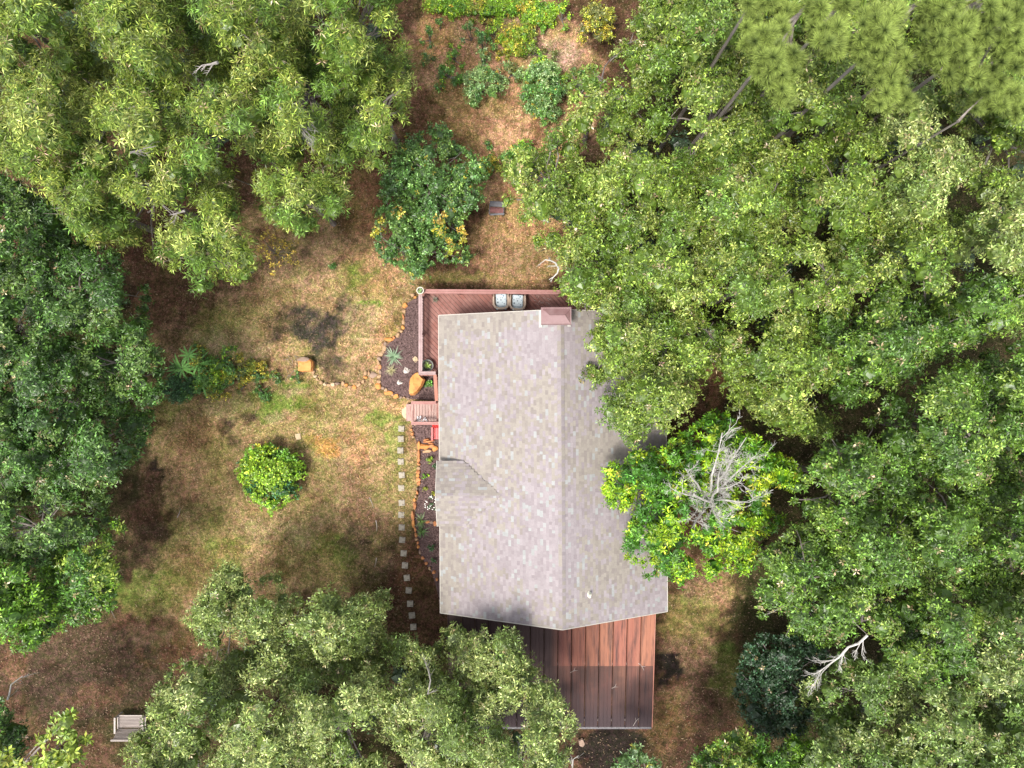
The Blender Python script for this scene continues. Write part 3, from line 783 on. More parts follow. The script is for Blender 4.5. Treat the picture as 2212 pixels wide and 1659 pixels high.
for p0, p1, wd, mt in (((913, 629), (1216, 631), .19, 'rail'), ((908, 636), (908, 803), .17, 'railgrey'), ((904, 806), (941, 806), .15, 'railgrey'), ((939.5, 810), (943, 866), .15, 'railred')):
    T, ln = rail(deck, p0, p1, wd, M[mt], two=(p0[0] < 930)); balusters(deck, T, ln, ZC2, ZD, M[mt])

# entry landing
land = empty('entry_landing', W(917, 892, 0), 'small faded wooden landing with short side rails at the west entry', 'landing')
LL = land.location; zl = .55
xa = W(888, 0, zl).x - LL.x; xb = W(949, 0, zl).x - LL.x; y0 = W(0, 915, zl).y - LL.y; y1 = W(0, 869, zl).y - LL.y
x = xa
while x < xb:
    mb = MB(); mb.box(x, x + .118, y0, y1, zl - .035, zl + random.uniform(-.002, .002)); mb.obj('board', M['deckgrey'], land); x += .138
mb = MB(); mb.box(xa + .02, xb, y0 + .02, y1 - .02, 0, zl - .04); mb.obj('frame', M['deckgrey'], land)
mb = MB(); mb.box(xa - .28, xa - .01, y0 + .1, y1 - .1, 0.02, .27); mb.obj('step', M['deckgrey'], land)
rail(land, (888, 870), (942, 870), .14, M['rail'], 1.35, zl, True); rail(land, (888, 914.5), (950, 914.5), .14, M['rail'], 1.35, zl, True)


# ------------------------------------------------------------------ furniture and pots
def place(o, px, py, z=0, rz=None):
    o.location = W(px, py, z)
    if rz is not None: o.rotation_euler.z = rz
    return o


def patio_chair(px, py, label, rz):
    t = empty('wicker_chair', W(px, py, ZD), label, 'chair', 'wicker chairs on the deck', rz)
    mb = MB(); mb.smooth = True
    U = [(-.33, .34), (-.35, .1), (-.345, -.14), (-.27, -.29), (-.12, -.355), (.12, -.355), (.27, -.29), (.345, -.14), (.35, .1), (.33, .34)]
    hz = [.60, .62, .66, .74, .78, .78, .74, .66, .62, .60]
    mb.tube([(x, y, z) for (x, y), z in zip(U, hz)], [.035, .05, .055, .06, .06, .06, .06, .055, .05, .035], 8); mb.obj('arm_frame', M['wicker'], t)
    mb = MB()
    for i in range(len(U) - 1):
        (x0, y0_), (x1, y1_) = U[i], U[i + 1]
        mb.add([(x0, y0_, .30), (x1, y1_, .30), (x1, y1_, hz[i + 1]), (x0, y0_, hz[i]), (x0 * .93, y0_ * .93, .30), (x1 * .93, y1_ * .93, .30), (x1 * .93, y1_ * .93, hz[i + 1]), (x0 * .93, y0_ * .93, hz[i])], [(0, 1, 2, 3), (7, 6, 5, 4), (3, 2, 6, 7), (4, 5, 1, 0)])
    mb.obj('backrest', M['wicker'], t)
    mb = MB(); mb.prism([(-.33, .32), (-.33, -.15), (-.24, -.28), (.24, -.28), (.33, -.15), (.33, .32)][::1], .30, .36); mb.obj('seat', M['wicker'], t)
    for sx in (-1, 1):
        for y_ in (.28, -.22):
            mb = MB(); mb.tube([(sx * .29, y_, 0), (sx * .29, y_, .31)], .025, 6); mb.obj('leg', M['wicker'], t)
    mb = MB(); mb.box(-.25, .25, -.20, .36, .362, .48); mb.obj('seat_cushion', M['cushion'], t, .035)
    mb = MB(); mb.box(-.24, .24, -.075, .045, 0, .36, Matrix.Translation((0, -.235, .475)) @ Matrix.Rotation(math.radians(20), 4, 'X')); mb.obj('back_cushion', M['cushion'], t, .035)
    return t
patio_chair(1083, 654, 'cream wicker deck chair with blue patterned cushion, nearer the west railing', math.radians(1.5))
patio_chair(1118, 656, 'cream wicker deck chair with blue patterned cushion, nearer the chimney', math.radians(-2))


# --- leaves: vectorised rosettes
def rosettes(C_, Nrm, L, Wd, col, per=6, spread=0.35, up=0.0, jit=0.25, cvar=0.18):
    """C_ (n,3) centres, Nrm (n,3) axes, L/Wd leaf size, col (n,3)"""
    n_ = len(C_)
    Nrm = Nrm / (np.linalg.norm(Nrm, axis=1)[:, None] + 1e-9)
    ref = np.where(np.abs(Nrm[:, 2:3]) < 0.9, np.array([[0, 0, 1.0]]), np.array([[1.0, 0, 0]]))
    A = np.cross(Nrm, ref); A /= np.linalg.norm(A, axis=1)[:, None]; B = np.cross(Nrm, A)
    ph = rng.random(n_)[:, None] * 2 * np.pi + np.arange(per)[None, :] * 2 * np.pi / per + rng.normal(0, .3, (n_, per))
    el = rng.normal(spread, jit, (n_, per))
    D = (A[:, None] * np.cos(ph)[..., None] + B[:, None] * np.sin(ph)[..., None]) * np.cos(el)[..., None] + Nrm[:, None] * np.sin(el)[..., None]
    S = np.cross(D, Nrm[:, None] + rng.normal(0, .35, (n_, per, 3))); S /= np.linalg.norm(S, axis=2)[..., None] + 1e-9
    l = L * rng.uniform(.7, 1.25, (n_, per, 1)); w_ = Wd * rng.uniform(.75, 1.25, (n_, per, 1))
    base = C_[:, None] + D * l * .12
    tip = base + D * l; tip[..., 2] -= l[..., 0] * .12
    mid = base + D * l * .5 
    vs = np.stack([base, mid + S * w_ / 2, tip, mid - S * w_ / 2], 2).reshape(-1, 3)
    fs = np.arange(len(vs)).reshape(-1, 4)
    gr = rng.random((n_, 1, 1)); glint = np.where(rng.random((n_, per, 1)) < .04 + .22 * (gr > .6), rng.uniform(1.5, 2.3, (n_, per, 1)), rng.uniform(.45, 1.05, (n_, per, 1))) * (.78 + .44 * gr)  # random paler leaves paint glints of light into the foliage
    cc = col[:, None] * glint * (1 + rng.normal(0, cvar * .6, (n_, per, 1))) * (1 + rng.normal(0, .06, (n_, per, 3)))
    cc[..., 2] *= np.where(glint[..., 0] > 1.3, 1.5, 1.0); cc[..., 0] *= np.where(glint[..., 0] > 1.3, 1.03, .95)
    return vs, fs, np.repeat(np.clip(cc, .005, .95).reshape(-1, 3), 4, 0)


_bm = bmesh.new(); bmesh.ops.create_icosphere(_bm, subdivisions=2, radius=1.0)
ICO_V = np.array([tuple(v_.co) for v_ in _bm.verts]); ICO_F = np.array([[v_.index for v_ in f_.verts] for f_ in _bm.faces]); _bm.free()
_bm = bmesh.new(); bmesh.ops.create_icosphere(_bm, subdivisions=1, radius=1.0)
ICO1_V = np.array([tuple(v_.co) for v_ in _bm.verts]); ICO1_F = np.array([[v_.index for v_ in f_.verts] for f_ in _bm.faces]); _bm.free()


def lobes_mesh(name, lobes, leaf, dens_, cols, per=6, flat=.7, yellow=0.0, ycol=(.5, .4, .05), up_bias=.55, spread=.35, mat=None, parent=None, inner=.25, cvar=.2, core=.84, full=None):
    """lobes (n,4): x, y, z, radius in metres; dens rosettes per m2 of lobe; cols list of colours"""
    lobes = np.asarray(lobes); cols = np.asarray(cols)
    P, Nn, Cc = [], [], []
    nfull = len(lobes) if full is None else full
    for li_, (x, y, z, r_) in enumerate(lobes):
        dens = dens_ if li_ < nfull else dens_ * .45
        k = max(4, int(dens * r_ * r_ * 4)); q_ = np.sqrt(rng.random(k)); a_ = rng.random(k) * 6.2832; d = np.stack([q_ * np.cos(a_), q_ * np.sin(a_), np.sqrt(1 - q_ ** 2) + .001], 1); sd_ = rng.random(k) < .22; d[sd_, 2] = rng.uniform(-.5, .3, sd_.sum()); d /= np.linalg.norm(d, axis=1)[:, None]
        rad = r_ * (1 + rng.normal(0, .10, k)); inn = rng.random(k) < inner; rad[inn] *= rng.uniform(.35, .85, inn.sum())
        # knobbly surface
        kn = 1 + .16 * np.sin(d[:, 0] * 5 + x * 3) * np.sin(d[:, 1] * 5 + y * 3) 
        p = d * (rad * kn)[:, None]; p[:, 2] *= flat
        P.append(p + np.array((x, y, z))); nn_ = d.copy(); nn_[:, 2] += up_bias; Nn.append(nn_ + rng.normal(0, .25, (k, 3)))
        c_ = cols[rng.integers(len(cols))] * rng.uniform(.88, 1.12)
        cc = np.tile(c_, (k, 1)) * (1 + rng.normal(0, .10, (k, 1)))
        if yellow:
            m_ = rng.random(k) < yellow; cc[m_] = np.array(ycol) * rng.uniform(.8, 1.1, (m_.sum(), 1))
        Cc.append(cc)
    vs, fs, cc = rosettes(np.concatenate(P), np.concatenate(Nn), leaf[0], leaf[1], np.concatenate(Cc), per, spread, cvar=cvar)
    # a dense leafy mass inside every lobe (triangles stored as degenerate-free quads of two)
    V2, F2, C2 = [], [], []; b0 = len(vs)
    for x, y, z, r_ in lobes:
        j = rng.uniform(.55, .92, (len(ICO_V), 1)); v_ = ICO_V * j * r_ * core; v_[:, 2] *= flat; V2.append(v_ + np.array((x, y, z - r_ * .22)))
        F2.append(ICO_F + b0); b0 += len(ICO_V); C2.append(np.tile(cols.min(0), (len(ICO_V), 1)) * rng.uniform(.6, 1.0, (len(ICO_V), 1)))  # cores kept to the darkest leaf tones, painting in the inner shade
    V2 = np.concatenate(V2); C2 = np.concatenate(C2); F2 = np.concatenate(F2)
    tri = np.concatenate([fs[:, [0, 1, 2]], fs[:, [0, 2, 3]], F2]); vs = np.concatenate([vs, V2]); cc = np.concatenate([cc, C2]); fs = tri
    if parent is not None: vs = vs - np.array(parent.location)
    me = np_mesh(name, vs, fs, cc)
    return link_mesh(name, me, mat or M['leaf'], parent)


def strap_plant(px, py, z, label, name='grass_clump', cat='plant', n_=60, L=.35, wd=.02, col=(.22, .32, .16), arch=.5, group=None, loc=None):
    o = empty(name, loc if loc is not None else W(px, py, z), label, cat, group)
    vs, fs, cc = [], [], []
    for i in range(n_):
        a_ = random.uniform(0, 2 * math.pi); l = L * random.uniform(.6, 1.1); e = random.uniform(.25, 1.2)
        pts = []
        for t in (0, .35, .7, 1):
            rr = l * t * math.cos(e) * (1 + t * .15); zz = l * (t * math.sin(e) - arch * t * t * .5)
            pts.append(Vector((rr * math.cos(a_), rr * math.sin(a_), max(zz, .01) + .02)))
        s_ = Vector((-math.sin(a_), math.cos(a_), 0)); ww = [wd * .7, wd, wd * .7, wd * .08]; b = len(vs)
        for p, q in zip(pts, ww): vs += [tuple(p - s_ * q / 2), tuple(p + s_ * q / 2)]
        fs += [(b + 2 * j, b + 2 * j + 1, b + 2 * j + 3, b + 2 * j + 2) for j in range(3)]
        c_ = np.array(col) * random.uniform(.6, 1.4); cc += [c_] * 8
    link_mesh('leaves', np_mesh('leaves', np.array(vs), np.array(fs), np.array(cc)), M['leaf'], o)
    return o


def pot(px, py, z, r_, h, mat, label, name='plant_pot', post=False):
    o = empty(name, W(px, py, z), label, 'plant pot')
    mb = MB(); mb.smooth = False; mb.lathe([(0, 0), (r_ * .65, 0), (r_, h), (r_ * 1.06, h), (r_ * 1.06, h + .03), (r_ * .88, h + .03), (r_ * .86, h - .06), (0, h - .06)], 20); mb.obj('pot', mat, o)
    mb = MB(); mb.lathe([(0, h - .035), (r_ * .84, h - .035)], 20); mb.obj('soil', M['soil'], o)
    return o


def pot_leaves(o, r_, h, col, n_=30, L=.25, wd=.05, tall=.8):
    vs, fs, cc = [], [], []
    for i in range(n_):
        a_ = random.uniform(0, 2 * math.pi); l = L * random.uniform(.5, 1.1); e = random.uniform(.3, 1.3); s_ = Vector((-math.sin(a_), math.cos(a_), 0)); b = len(vs)
        for t, q in ((0, .5), (.5, 1), (1, .05)):
            p = Vector((l * t * math.cos(e) * math.cos(a_), l * t * math.cos(e) * math.sin(a_), h + l * tall * (t * math.sin(e) - .3 * t * t))); vs += [tuple(p - s_ * wd * q / 2), tuple(p + s_ * wd * q / 2)]
        fs += [(b, b + 1, b + 3, b + 2), (b + 2, b + 3, b + 5, b + 4)]; cc += [np.array(col) * random.uniform(.6, 1.5)] * 6
    link_mesh('leaves', np_mesh('leaves', np.array(vs), np.array(fs), np.array(cc)), M['leaf'], o)

p1 = pot(909, 629, ZC2, .155, .22, M['pot_white'], 'round cream rimmed pot of greenery standing on the railing corner'); pot_leaves(p1, .15, .2, (.20, .30, .12), 40, .17, .03)
p2 = pot(925, 790, ZD, .27, .34, M['pot_dark'], 'large dark round pot with bright green leaves by the deck railing bend'); pot_leaves(p2, .25, .33, (.26, .36, .08), 46, .26, .045)
p3 = pot(941, 648, ZD, .09, .14, M['pot_dark'], 'small dark pot with a thin leaved plant behind the north railing'); pot_leaves(p3, .1, .14, (.12, .11, .07), 26, .30, .03, .6)

# fallen twigs and dry leaves on the deck
def twigs(name, label, cat, pts_list, z, rad, mat, jitter=0.0):
    c0 = W(pts_list[0][0][0], pts_list[0][0][1], z); o = None; mb = MB()
    for pts in pts_list:
        pp = [W(p[0], p[1], z + (p[2] if len(p) > 2 else 0)) - c0 for p in pts]
        k = len(pp); mb.tube(pp, [rad * (1 - .75 * i / max(1, k - 1)) for i in range(k)], 5)
    return props(mb.obj(name, mat, None, 0, c0), label, cat)
tw = []
for i in range(16):
    x = random.uniform(1150, 1185); y = random.uniform(640, 658); a_ = random.uniform(-1.2, .9); l = random.uniform(5, 12); tw.append([(x, y, .02), (x + l * .5 * math.cos(a_), y + l * .5 * math.sin(a_) + random.uniform(-1, 1), .03), (x + l * math.cos(a_), y + l * math.sin(a_), .02)])
twigs('fallen_twigs', 'scatter of thin tan twigs lying on the deck boards beside the chimney', 'twigs', tw, ZD, .010, M['palewood'])

# shoes on the landing
def shoe(px, py, rz, label):
    t = empty('shoe', W(px, py, zl), label, 'shoe', 'pale shoes on the landing', rz)
    out = [(-.04, -.13), (.035, -.13), (.045, -.05), (.035, .0), (.05, .08), (.03, .14), (-.01, .15), (-.045, .1), (-.045, 0), (-.035, -.05)]
    mb = MB(); mb.prism(out, .0, .025); mb.obj('sole', M['shoe'], t)
    mb = MB(); mb.prism([(x * .93, y * .96) for x, y in out], .026, .075, .12); mb.obj('upper', M['shoe'], t, .006)
    mb = MB(); mb.prism([(-.022, -.10), (.022, -.10), (.02, -.02), (-.02, -.02)], .0755, .077); mb.obj('opening', M['soil'], t)
shoe(903, 905, .1, 'white shoe on the landing, nearest the open step end'); shoe(908, 904, -.15, 'white shoe on the landing, upright one beside the first')
shoe(915.5, 907, -.7, 'pinkish white shoe on the landing, turned askew in the second pair'); shoe(921, 907, .5, 'pinkish white shoe on the landing, nearest the house wall')

# red slatted chair half under the eave
t = empty('red_chair', W(948, 936, 0), 'bright red slatted garden chair half hidden under the west eave', 'chair')
for i in range(4):
    mb = MB(); mb.box(-.22 + i * .11, -.13 + i * .11, -.25, .3, .38, .40, Matrix.Rotation(.0, 4, 'Z')); mb.obj('seat_slat', M['red'], t)
for i in range(4):
    mb = MB(); mb.box(-.22 + i * .11, -.13 + i * .11, -.02, .0, 0, .55, Matrix.Translation((0, .30, .40)) @ Matrix.Rotation(-.3, 4, 'X')); mb.obj('back_slat', M['red'], t)
for sx in (-.26, .24):
    mb = MB(); mb.box(sx - .04, sx + .04, -.30, .32, .60, .625); mb.obj('armrest', M['red'], t)
    for y_ in (-.25, .25):
        mb = MB(); mb.box(sx - .02, sx + .02, y_ - .025, y_ + .025, 0, .598); mb.obj('leg', M['red'], t)

# wooden bench, lower left
bz = W(289, 1552, 0); bench = empty('garden_bench', bz, 'weathered grey wooden slat bench tucked under the pale tree at the lower left', 'bench')
Bx = .0
for i in range(9):
    mb = MB(); y_ = .33 - i * .066; mb.box(-.50, .70, y_ - .026, y_ + .026, .40, .425); mb.obj('seat_slat', M['greywood'] if i else M['palewood'], bench)
for i in range(7):
    T = Matrix.Translation((0, -.27, .44)) @ Matrix.Rotation(math.radians(32), 4, 'X')
    mb = MB(); mb.box(-.50, .70, -.012, .012, .02 + i * .075, .07 + i * .075, T); mb.obj('back_slat', M['greywood'], bench)
T = Matrix.Translation((0, -.27, .44)) @ Matrix.Rotation(math.radians(32), 4, 'X')
mb = MB(); mb.box(-.58, .78, -.03, .03, .555, .62, T); mb.obj('top_rail', M['palewood'], bench)
for sx in (-.56, .76):
    mb = MB(); mb.box(sx - .04, sx + .04, -.42, .34, .62, .655); mb.obj('armrest', M['palewood'], bench)
    for y_ in (-.38, .30):
        mb = MB(); mb.box(sx - .03, sx + .03, y_ - .03, y_ + .03, 0, .618); mb.obj('leg', M['palewood'], bench)
    mb = MB(); mb.box(sx - .025, sx + .025, -.3, .26, .34, .39); mb.obj('side_rail', M['palewood'], bench)

# dark bench between the trees north of the deck
t = empty('dark_bench', W(1073, 456, 0), 'small dark slate and maroon bench on bare ground north of the deck', 'bench', None, math.radians(-4))
mb = MB(); mb.box(-.34, .36, .10, .36, .52, .56, Matrix.Rotation(math.radians(3), 4, 'X')); mb.obj('backrest', M['slate'], t, .01)
for i in range(4):
    mb = MB(); mb.box(-.32, .33, -.18 + i * .068, -.12 + i * .068, .36, .385); mb.obj('seat_slat', M['maroon'], t)
mb = MB(); mb.box(-.33, .36, -.30, -.21, .40, .44, Matrix.Rotation(math.radians(7), 4, 'Z')); mb.obj('front_board', M['slate'], t, .008)
for sx in (-.33, .33):
    mb = MB(); mb.box(sx - .03, sx + .03, -.24, .25, .30, .355); mb.obj('side_rail', M['slate'], t)
    for y_ in (-.2, .2):
        mb = MB(); mb.box(sx - .025, sx + .025, y_ - .025, y_ + .025, 0, .30 if y_ < 0 else .5); mb.obj('leg', M['slate'], t)

# ------------------------------------------------------------------ stones
def stone_row(name, label, items, mats, seed, h=.14):
    o = empty(name, W(items[0][0], items[0][1], 0), label, 'stone border')
    for i, it in enumerate(items):
        px, py, sx, sy = it[:4]; mt = it[4] if len(it) > 4 else mats[i % len(mats)]; rz = it[5] if len(it) > 5 else random.uniform(-.3, .3)
        me = rock_mesh('stone', sx / 44.6 / 2 * random.uniform(.85, 1.4), sy / 44.6 / 2 * random.uniform(.85, 1.4), h * random.uniform(.8, 1.3), seed + i, .2)
        s = link_mesh('stone', me, M[mt], o, W(px, py, 0) - o.location); s.rotation_euler.z = rz
    return o
O, OD, TR, BR, CR = 'orange', 'orangedark', 'tanrock', 'brownrock', 'cream'
stone_row('stone_edging', 'curved edging of orange and tan stones round the mulch bed beside the deck',
          [(892, 637, 11, 9, TR), (897, 643, 8, 7, O), (875, 660, 12, 14, O), (873, 673, 8, 12, TR), (872, 685, 7, 11, OD), (872, 696, 7, 12, TR), (871, 708, 8, 10, O), (868, 716, 9, 10, TR), (860, 724, 12, 10, TR), (851, 729, 9, 8, OD),
           (841, 734, 20, 14, O), (833, 743, 9, 8, BR), (831, 752, 8, 13, TR), (827, 760, 9, 9, TR), (822, 766, 11, 9, TR), (821, 775, 9, 9, BR), (820, 784, 8, 9, TR), (821, 793, 8, 9, OD), (822, 803, 7, 9, BR), (820, 813, 9, 10, TR),
           (819, 824, 10, 11, TR), (818, 834, 13, 12, O), (827, 838, 8, 8, BR), (834, 843, 9, 8, TR), (840, 849, 16, 12, O), (849, 853, 8, 7, TR), (857, 856, 13, 11, O), (866, 858, 9, 6, BR), (874, 859, 9, 6, TR), (883, 861, 9, 6, BR)], [TR], 100)
stone_row('stone_edging', 'short curved row of tan stones running from the orange boulder to the mulch bed',
          [(677, 804, 9, 12, TR), (682, 813, 8, 9, CR), (687, 820, 9, 9, TR), (694, 826, 10, 9, TR), (703, 830, 10, 9, CR), (712, 832, 9, 7, TR), (720, 830, 10, 8, CR), (730, 829, 14, 9, BR), (742, 828, 9, 11, TR), (749, 832, 8, 9, O), (757, 836, 9, 8, TR), (766, 836, 12, 8, O, .3),
           (776, 831, 12, 8, TR, .5), (785, 824, 11, 8, TR, .7), (790, 815, 8, 9, O), (790, 806, 11, 8, TR), (798, 806, 8, 8, TR), (806, 810, 17, 13, BR)], [TR], 200)
stone_row('stone_edging', 'long straight edging of rusty orange stones beside the foundation bed',
          [(889, 928, 9, 7, OD), (891, 936, 7, 8, OD), (894, 944, 8, 6, TR), (918, 964, 28, 15, O, 0), (927, 953, 22, 6, OD, .1), (931, 957, 18, 5, OD, -.1), (923, 949, 14, 5, OD, .2), (940, 969, 15, 11, O, 0), (934, 963, 10, 8, OD), (922, 974, 20, 7, TR, 0), (906, 962, 6, 18, O, 0),
           (906, 980, 7, 22, OD, 0), (905, 994, 9, 9, OD), (905, 1002, 10, 9, OD), (904, 1011, 10, 9, TR), (904, 1019, 9, 8, OD), (903, 1027, 9, 9, O), (904, 1036, 9, 8, OD), (905, 1044, 8, 9, OD), (902, 1054, 5, 10, BR), (902, 1063, 6, 9, OD), (899, 1071, 8, 9, TR), (896, 1079, 7, 8, O),
           (896, 1091, 9, 22, OD, -.05), (893, 1112, 8, 26, OD, 0), (894, 1130, 8, 14, O, -.1), (897, 1143, 8, 13, OD, .2), (899, 1155, 9, 9, OD), (901, 1164, 7, 9, TR), (903, 1172, 8, 8, OD), (904, 1180, 8, 8, O), (908, 1192, 6, 8, BR), (914, 1205, 9, 7, OD), (921, 1216, 7, 7, OD), (929, 1227, 8, 7, TR), (938, 1235, 8, 7, OD), (944, 1250, 6, 8, OD)], [OD], 300, .18)
stone_row('stone_row', 'low cross row of brown stones below the white flowers in the foundation bed',
          [(905, 1126, 9, 6, BR), (914, 1127, 10, 6, OD), (924, 1127, 10, 6, OD), (932, 1128, 9, 6, BR), (940, 1131, 9, 10, OD)], [BR], 400, .1)


def slab(name, label, poly, z1, mat, lean=(0, 0), seed=0, cat='boulder'):
    """an upright slab traced at its top: real thickness, tapering down to the ground"""
    random.seed(seed); c0 = W(sum(p[0] for p in poly) / len(poly), sum(p[1] for p in poly) / len(poly), 0)
    o = empty(name, c0, label, cat)
    bm = bmesh.new(); top = []; bot = []; mid = []
    for p in poly:
        q = W(p[0], p[1], z1) - c0; q.z = z1; top.append(bm.verts.new(((q.x) * .88 + lean[0], q.y * .88 + lean[1], z1 + random.uniform(-.04, .04))))
        mid.append(bm.verts.new((q.x, q.y, z1 * .72 + random.uniform(-.05, .05)))); bot.append(bm.verts.new((q.x * .93, q.y * .93, -.05)))
    k = len(poly); ct = bm.verts.new((lean[0], lean[1], z1 + .05))
    for i in range(k):
        j = (i + 1) % k
        bm.faces.new((top[i], top[j], ct)); bm.faces.new((mid[i], mid[j], top[j], top[i])); bm.faces.new((bot[i], bot[j], mid[j], mid[i]))
    bmesh.ops.recalc_face_normals(bm, faces=bm.faces)
    bmesh.ops.subdivide_edges(bm, edges=list(bm.edges), cuts=1, use_grid_fill=True)
    for v_ in bm.verts: v_.co += Vector((random.uniform(-1, 1), random.uniform(-1, 1), random.uniform(-1, 1))) * .014
    me = bpy.data.meshes.new(name); bm.to_mesh(me); bm.free(); link_mesh('stone_body', me, mat, o); return o
slab('boulder', 'tall bright orange sandstone boulder at the bend of the deck railing', [(899, 804), (906, 803), (910, 811), (917, 820), (912, 834), (903, 847), (894, 854), (885, 854), (883, 846), (885, 830), (887, 818), (892, 810)], .75, M['orange'], (-.03, .02), 3)
bo = slab('boulder', 'square orange sandstone boulder with a purplish top edge out on the lawn', [(643, 779), (650, 776), (668, 775), (674, 780), (675, 792), (673, 802), (652, 803), (642, 801)], .42, M['orange'], (0, 0), 4)
mb = MB(); mb.smooth = False; me = rock_mesh('capstone', .36, .12, .10, 77); s = link_mesh('capstone', me, M['brownrock'], bo, (-.02, .26, .38))
slab('flat_rock', 'flat cream coloured rock at the foot of the entry landing', [(868, 884), (876, 879), (886, 880), (887, 904), (880, 907), (871, 902), (867, 894)], .16, M['cream'], (0, 0), 5)
slab('flat_rock', 'small square cream rock lying in the grass right of the round green shrub', [(637, 938), (648, 936), (650, 949), (640, 950)], .07, M['cream'], (0, 0), 6)
slab('flat_rock', 'pale tan flat rock in the mulch touching the railing', [(891, 774), (897, 769), (902, 772), (903, 779), (897, 783), (892, 779)], .08, M['cream'], (0, 0), 7)
slab('flat_rock', 'white square stone in the middle of the mulch bed', [(869, 801), (875, 793), (886, 799), (882, 806), (874, 807)], .08, M['whitestone'], (0, 0), 8)
slab('flat_rock', 'pinkish white broken stone in the lower part of the mulch bed', [(857, 826), (861, 820), (865, 824), (871, 826), (867, 829), (858, 832)], .08, M['whitestone'], (0, 0), 9)
slab('flat_rock', 'pale grey rock in the black shade below the patio cover', [(1250, 1600), (1258, 1596), (1264, 1606), (1260, 1614), (1252, 1612)], .14, M['brownrock'], (0, 0), 10)

# stepping stones
steps = [(867, 926), (866, 948), (865, 973), (866, 997), (868, 1026), (867, 1054), (868, 1086), (867, 1112), (868, 1139), (869, 1166), (872, 1195), (875, 1221), (879, 1248), (883, 1275), (886, 1304), (890, 1329), (893, 1354)]
near = ['next to the cream rock, first of the path', 'second of the path below the landing', 'third of the path, level with the red chair', 'level with the big orange edging block', 'level with the first green plant in the bed', 'level with the roof step of the entry gable',
        'level with the yellow green plants in the bed', 'just above the white flowers', 'level with the white flowers', 'level with the cross row of brown stones', 'where the path starts to bend', 'sunk in dull grass after the bend', 'beside the end of the orange edging',
        'fourth from the lower end of the path', 'third from the lower end of the path', 'second from the lower end of the path', 'last of the path in the tree shade']
mb = MB(); mb.box(-.145, .145, -.145, .145, -.06, .045); pm = mb.mesh('stepping_stone', .012); pm.materials.append(M['paver'])
for (px, py), nr_ in zip(steps, near):
    o = bpy.data.objects.new('stepping_stone', pm); COL.objects.link(o); o.location = W(px, py, 0); o.rotation_euler = (random.uniform(-.03, .03), random.uniform(-.03, .03), random.uniform(-.12, .12))
    props(o, 'square concrete stepping stone ' + nr_, 'stepping stone', 'stepping stones of the garden path')

# ------------------------------------------------------------------ beds: plants
strap_plant(851, 770, .03, 'blue green spiky grass clump in the upper mulch bed', n_=90, L=.52, wd=.028, col=(.25, .36, .22), arch=.5)
strap_plant(846, 800, .03, 'small dry tipped grass clump below the spiky one in the mulch bed', n_=60, L=.36, wd=.018, col=(.36, .33, .17), arch=.6)


def shrub(px, py, r_, h, label, cols, leaf=(.07, .04), dens=70, name='shrub', cat='shrub', group=None, lob=None, yellow=0, ycol=(.5, .4, .05), per=5, squash=1.0, inner=.25, cvar=.2):
    """low plant: crown of leafy lobes over a few stems; px at the middle of the crown, r_ in px"""
    zt = h * .6; s = (H - zt) / F; base = W(px, py, zt); base.z = 0
    o = empty(name, base, label, cat, group)
    L_ = []; R = r_ * s
    k = lob or max(4, int((R / .22) ** 2 * 1.1)); k = min(k, 46)
    for i in range(k):
        a_ = random.uniform(0, 2 * math.pi); q = math.sqrt(random.random()) if i else 0
        lr = min(R * .45, max(.10, R * .30)) * random.uniform(.8, 1.2); rr = q * (R - lr * .55)
        rr *= 1 + .06 * math.sin(a_ * 3 + px) + .09 * math.sin(a_ * 5 + py)
        L_.append((base.x + rr * math.cos(a_), base.y + rr * math.sin(a_) * squash, max(lr * .4, h * (.78 - .5 * q * q) + random.uniform(-.1, .1) * h), lr))
    lobes_mesh('crown', L_, leaf, dens, cols, per, .75, yellow, ycol, parent=o, inner=inner, cvar=cvar)
    mb = MB()
    for x, y, z, q in L_[::max(1, k // 6)]: mb.tube([(0, 0, 0), ((x - base.x) * .5, (y - base.y) * .5, z * .6), (x - base.x, y - base.y, z)], [.03, .02, .008], 5)
    mb.obj('stem', M['bark'], o)
    return o
LIMEG = [(.20, .36, .02), (.27, .42, .02), (.12, .26, .02)]; GRN = [(.11, .24, .04), (.15, .29, .045), (.08, .18, .035)]; DKG = [(.045, .12, .03), (.06, .15, .035), (.04, .10, .025)]
YEL = [(.34, .34, .03), (.26, .30, .03), (.42, .34, .03)]; PALEG = [(.22, .33, .09), (.27, .38, .12), (.17, .28, .08)]; OLV = [(.12, .14, .03), (.16, .17, .04)]
shrub(926, 826, 13, .5, 'glossy green plant inside the deck notch beside the orange boulder', GRN + [(.10, .26, .03)], (.09, .05), 90)
shrub(930, 992, 11, .4, 'yellow green plant at the top of the foundation bed', LIMEG + OLV, (.06, .03), 90)
shrub(938, 1006, 10, .5, 'dark green shrub close to the wall below the orange blocks', DKG, (.07, .04), 90)
shrub(918, 1030, 9, .3, 'lime green plant in the middle of the foundation bed', LIMEG, (.05, .03), 90)
shrub(918, 1053, 8, .2, 'sparse yellowing plant above the white flowers', YEL + OLV, (.05, .03), 30)
shrub(935, 1066, 6, .2, 'tiny yellow leaved plant near the wall above the white flowers', YEL, (.04, .03), 40)
fl = shrub(934, 1088, 17, .6, 'green bush covered in white blossoms beside the wall', [(.14, .20, .09), (.08, .15, .06)], (.06, .035), 90, 'flowering_shrub', 'shrub')
for i in range(26):
    a_ = random.uniform(0, 6.28); q = math.sqrt(random.random()) * .40; me = rock_mesh('blossom', .035, .035, .03, 900 + i, .2, 1); b_ = link_mesh('blossom', me, M['flower'], fl, (q * math.cos(a_), q * math.sin(a_), random.uniform(.48, .62)))
strap_plant(910, 1124, .03, 'strappy green daylily leaves right of the long orange stones', n_=40, L=.42, wd=.035, col=(.12, .19, .05))
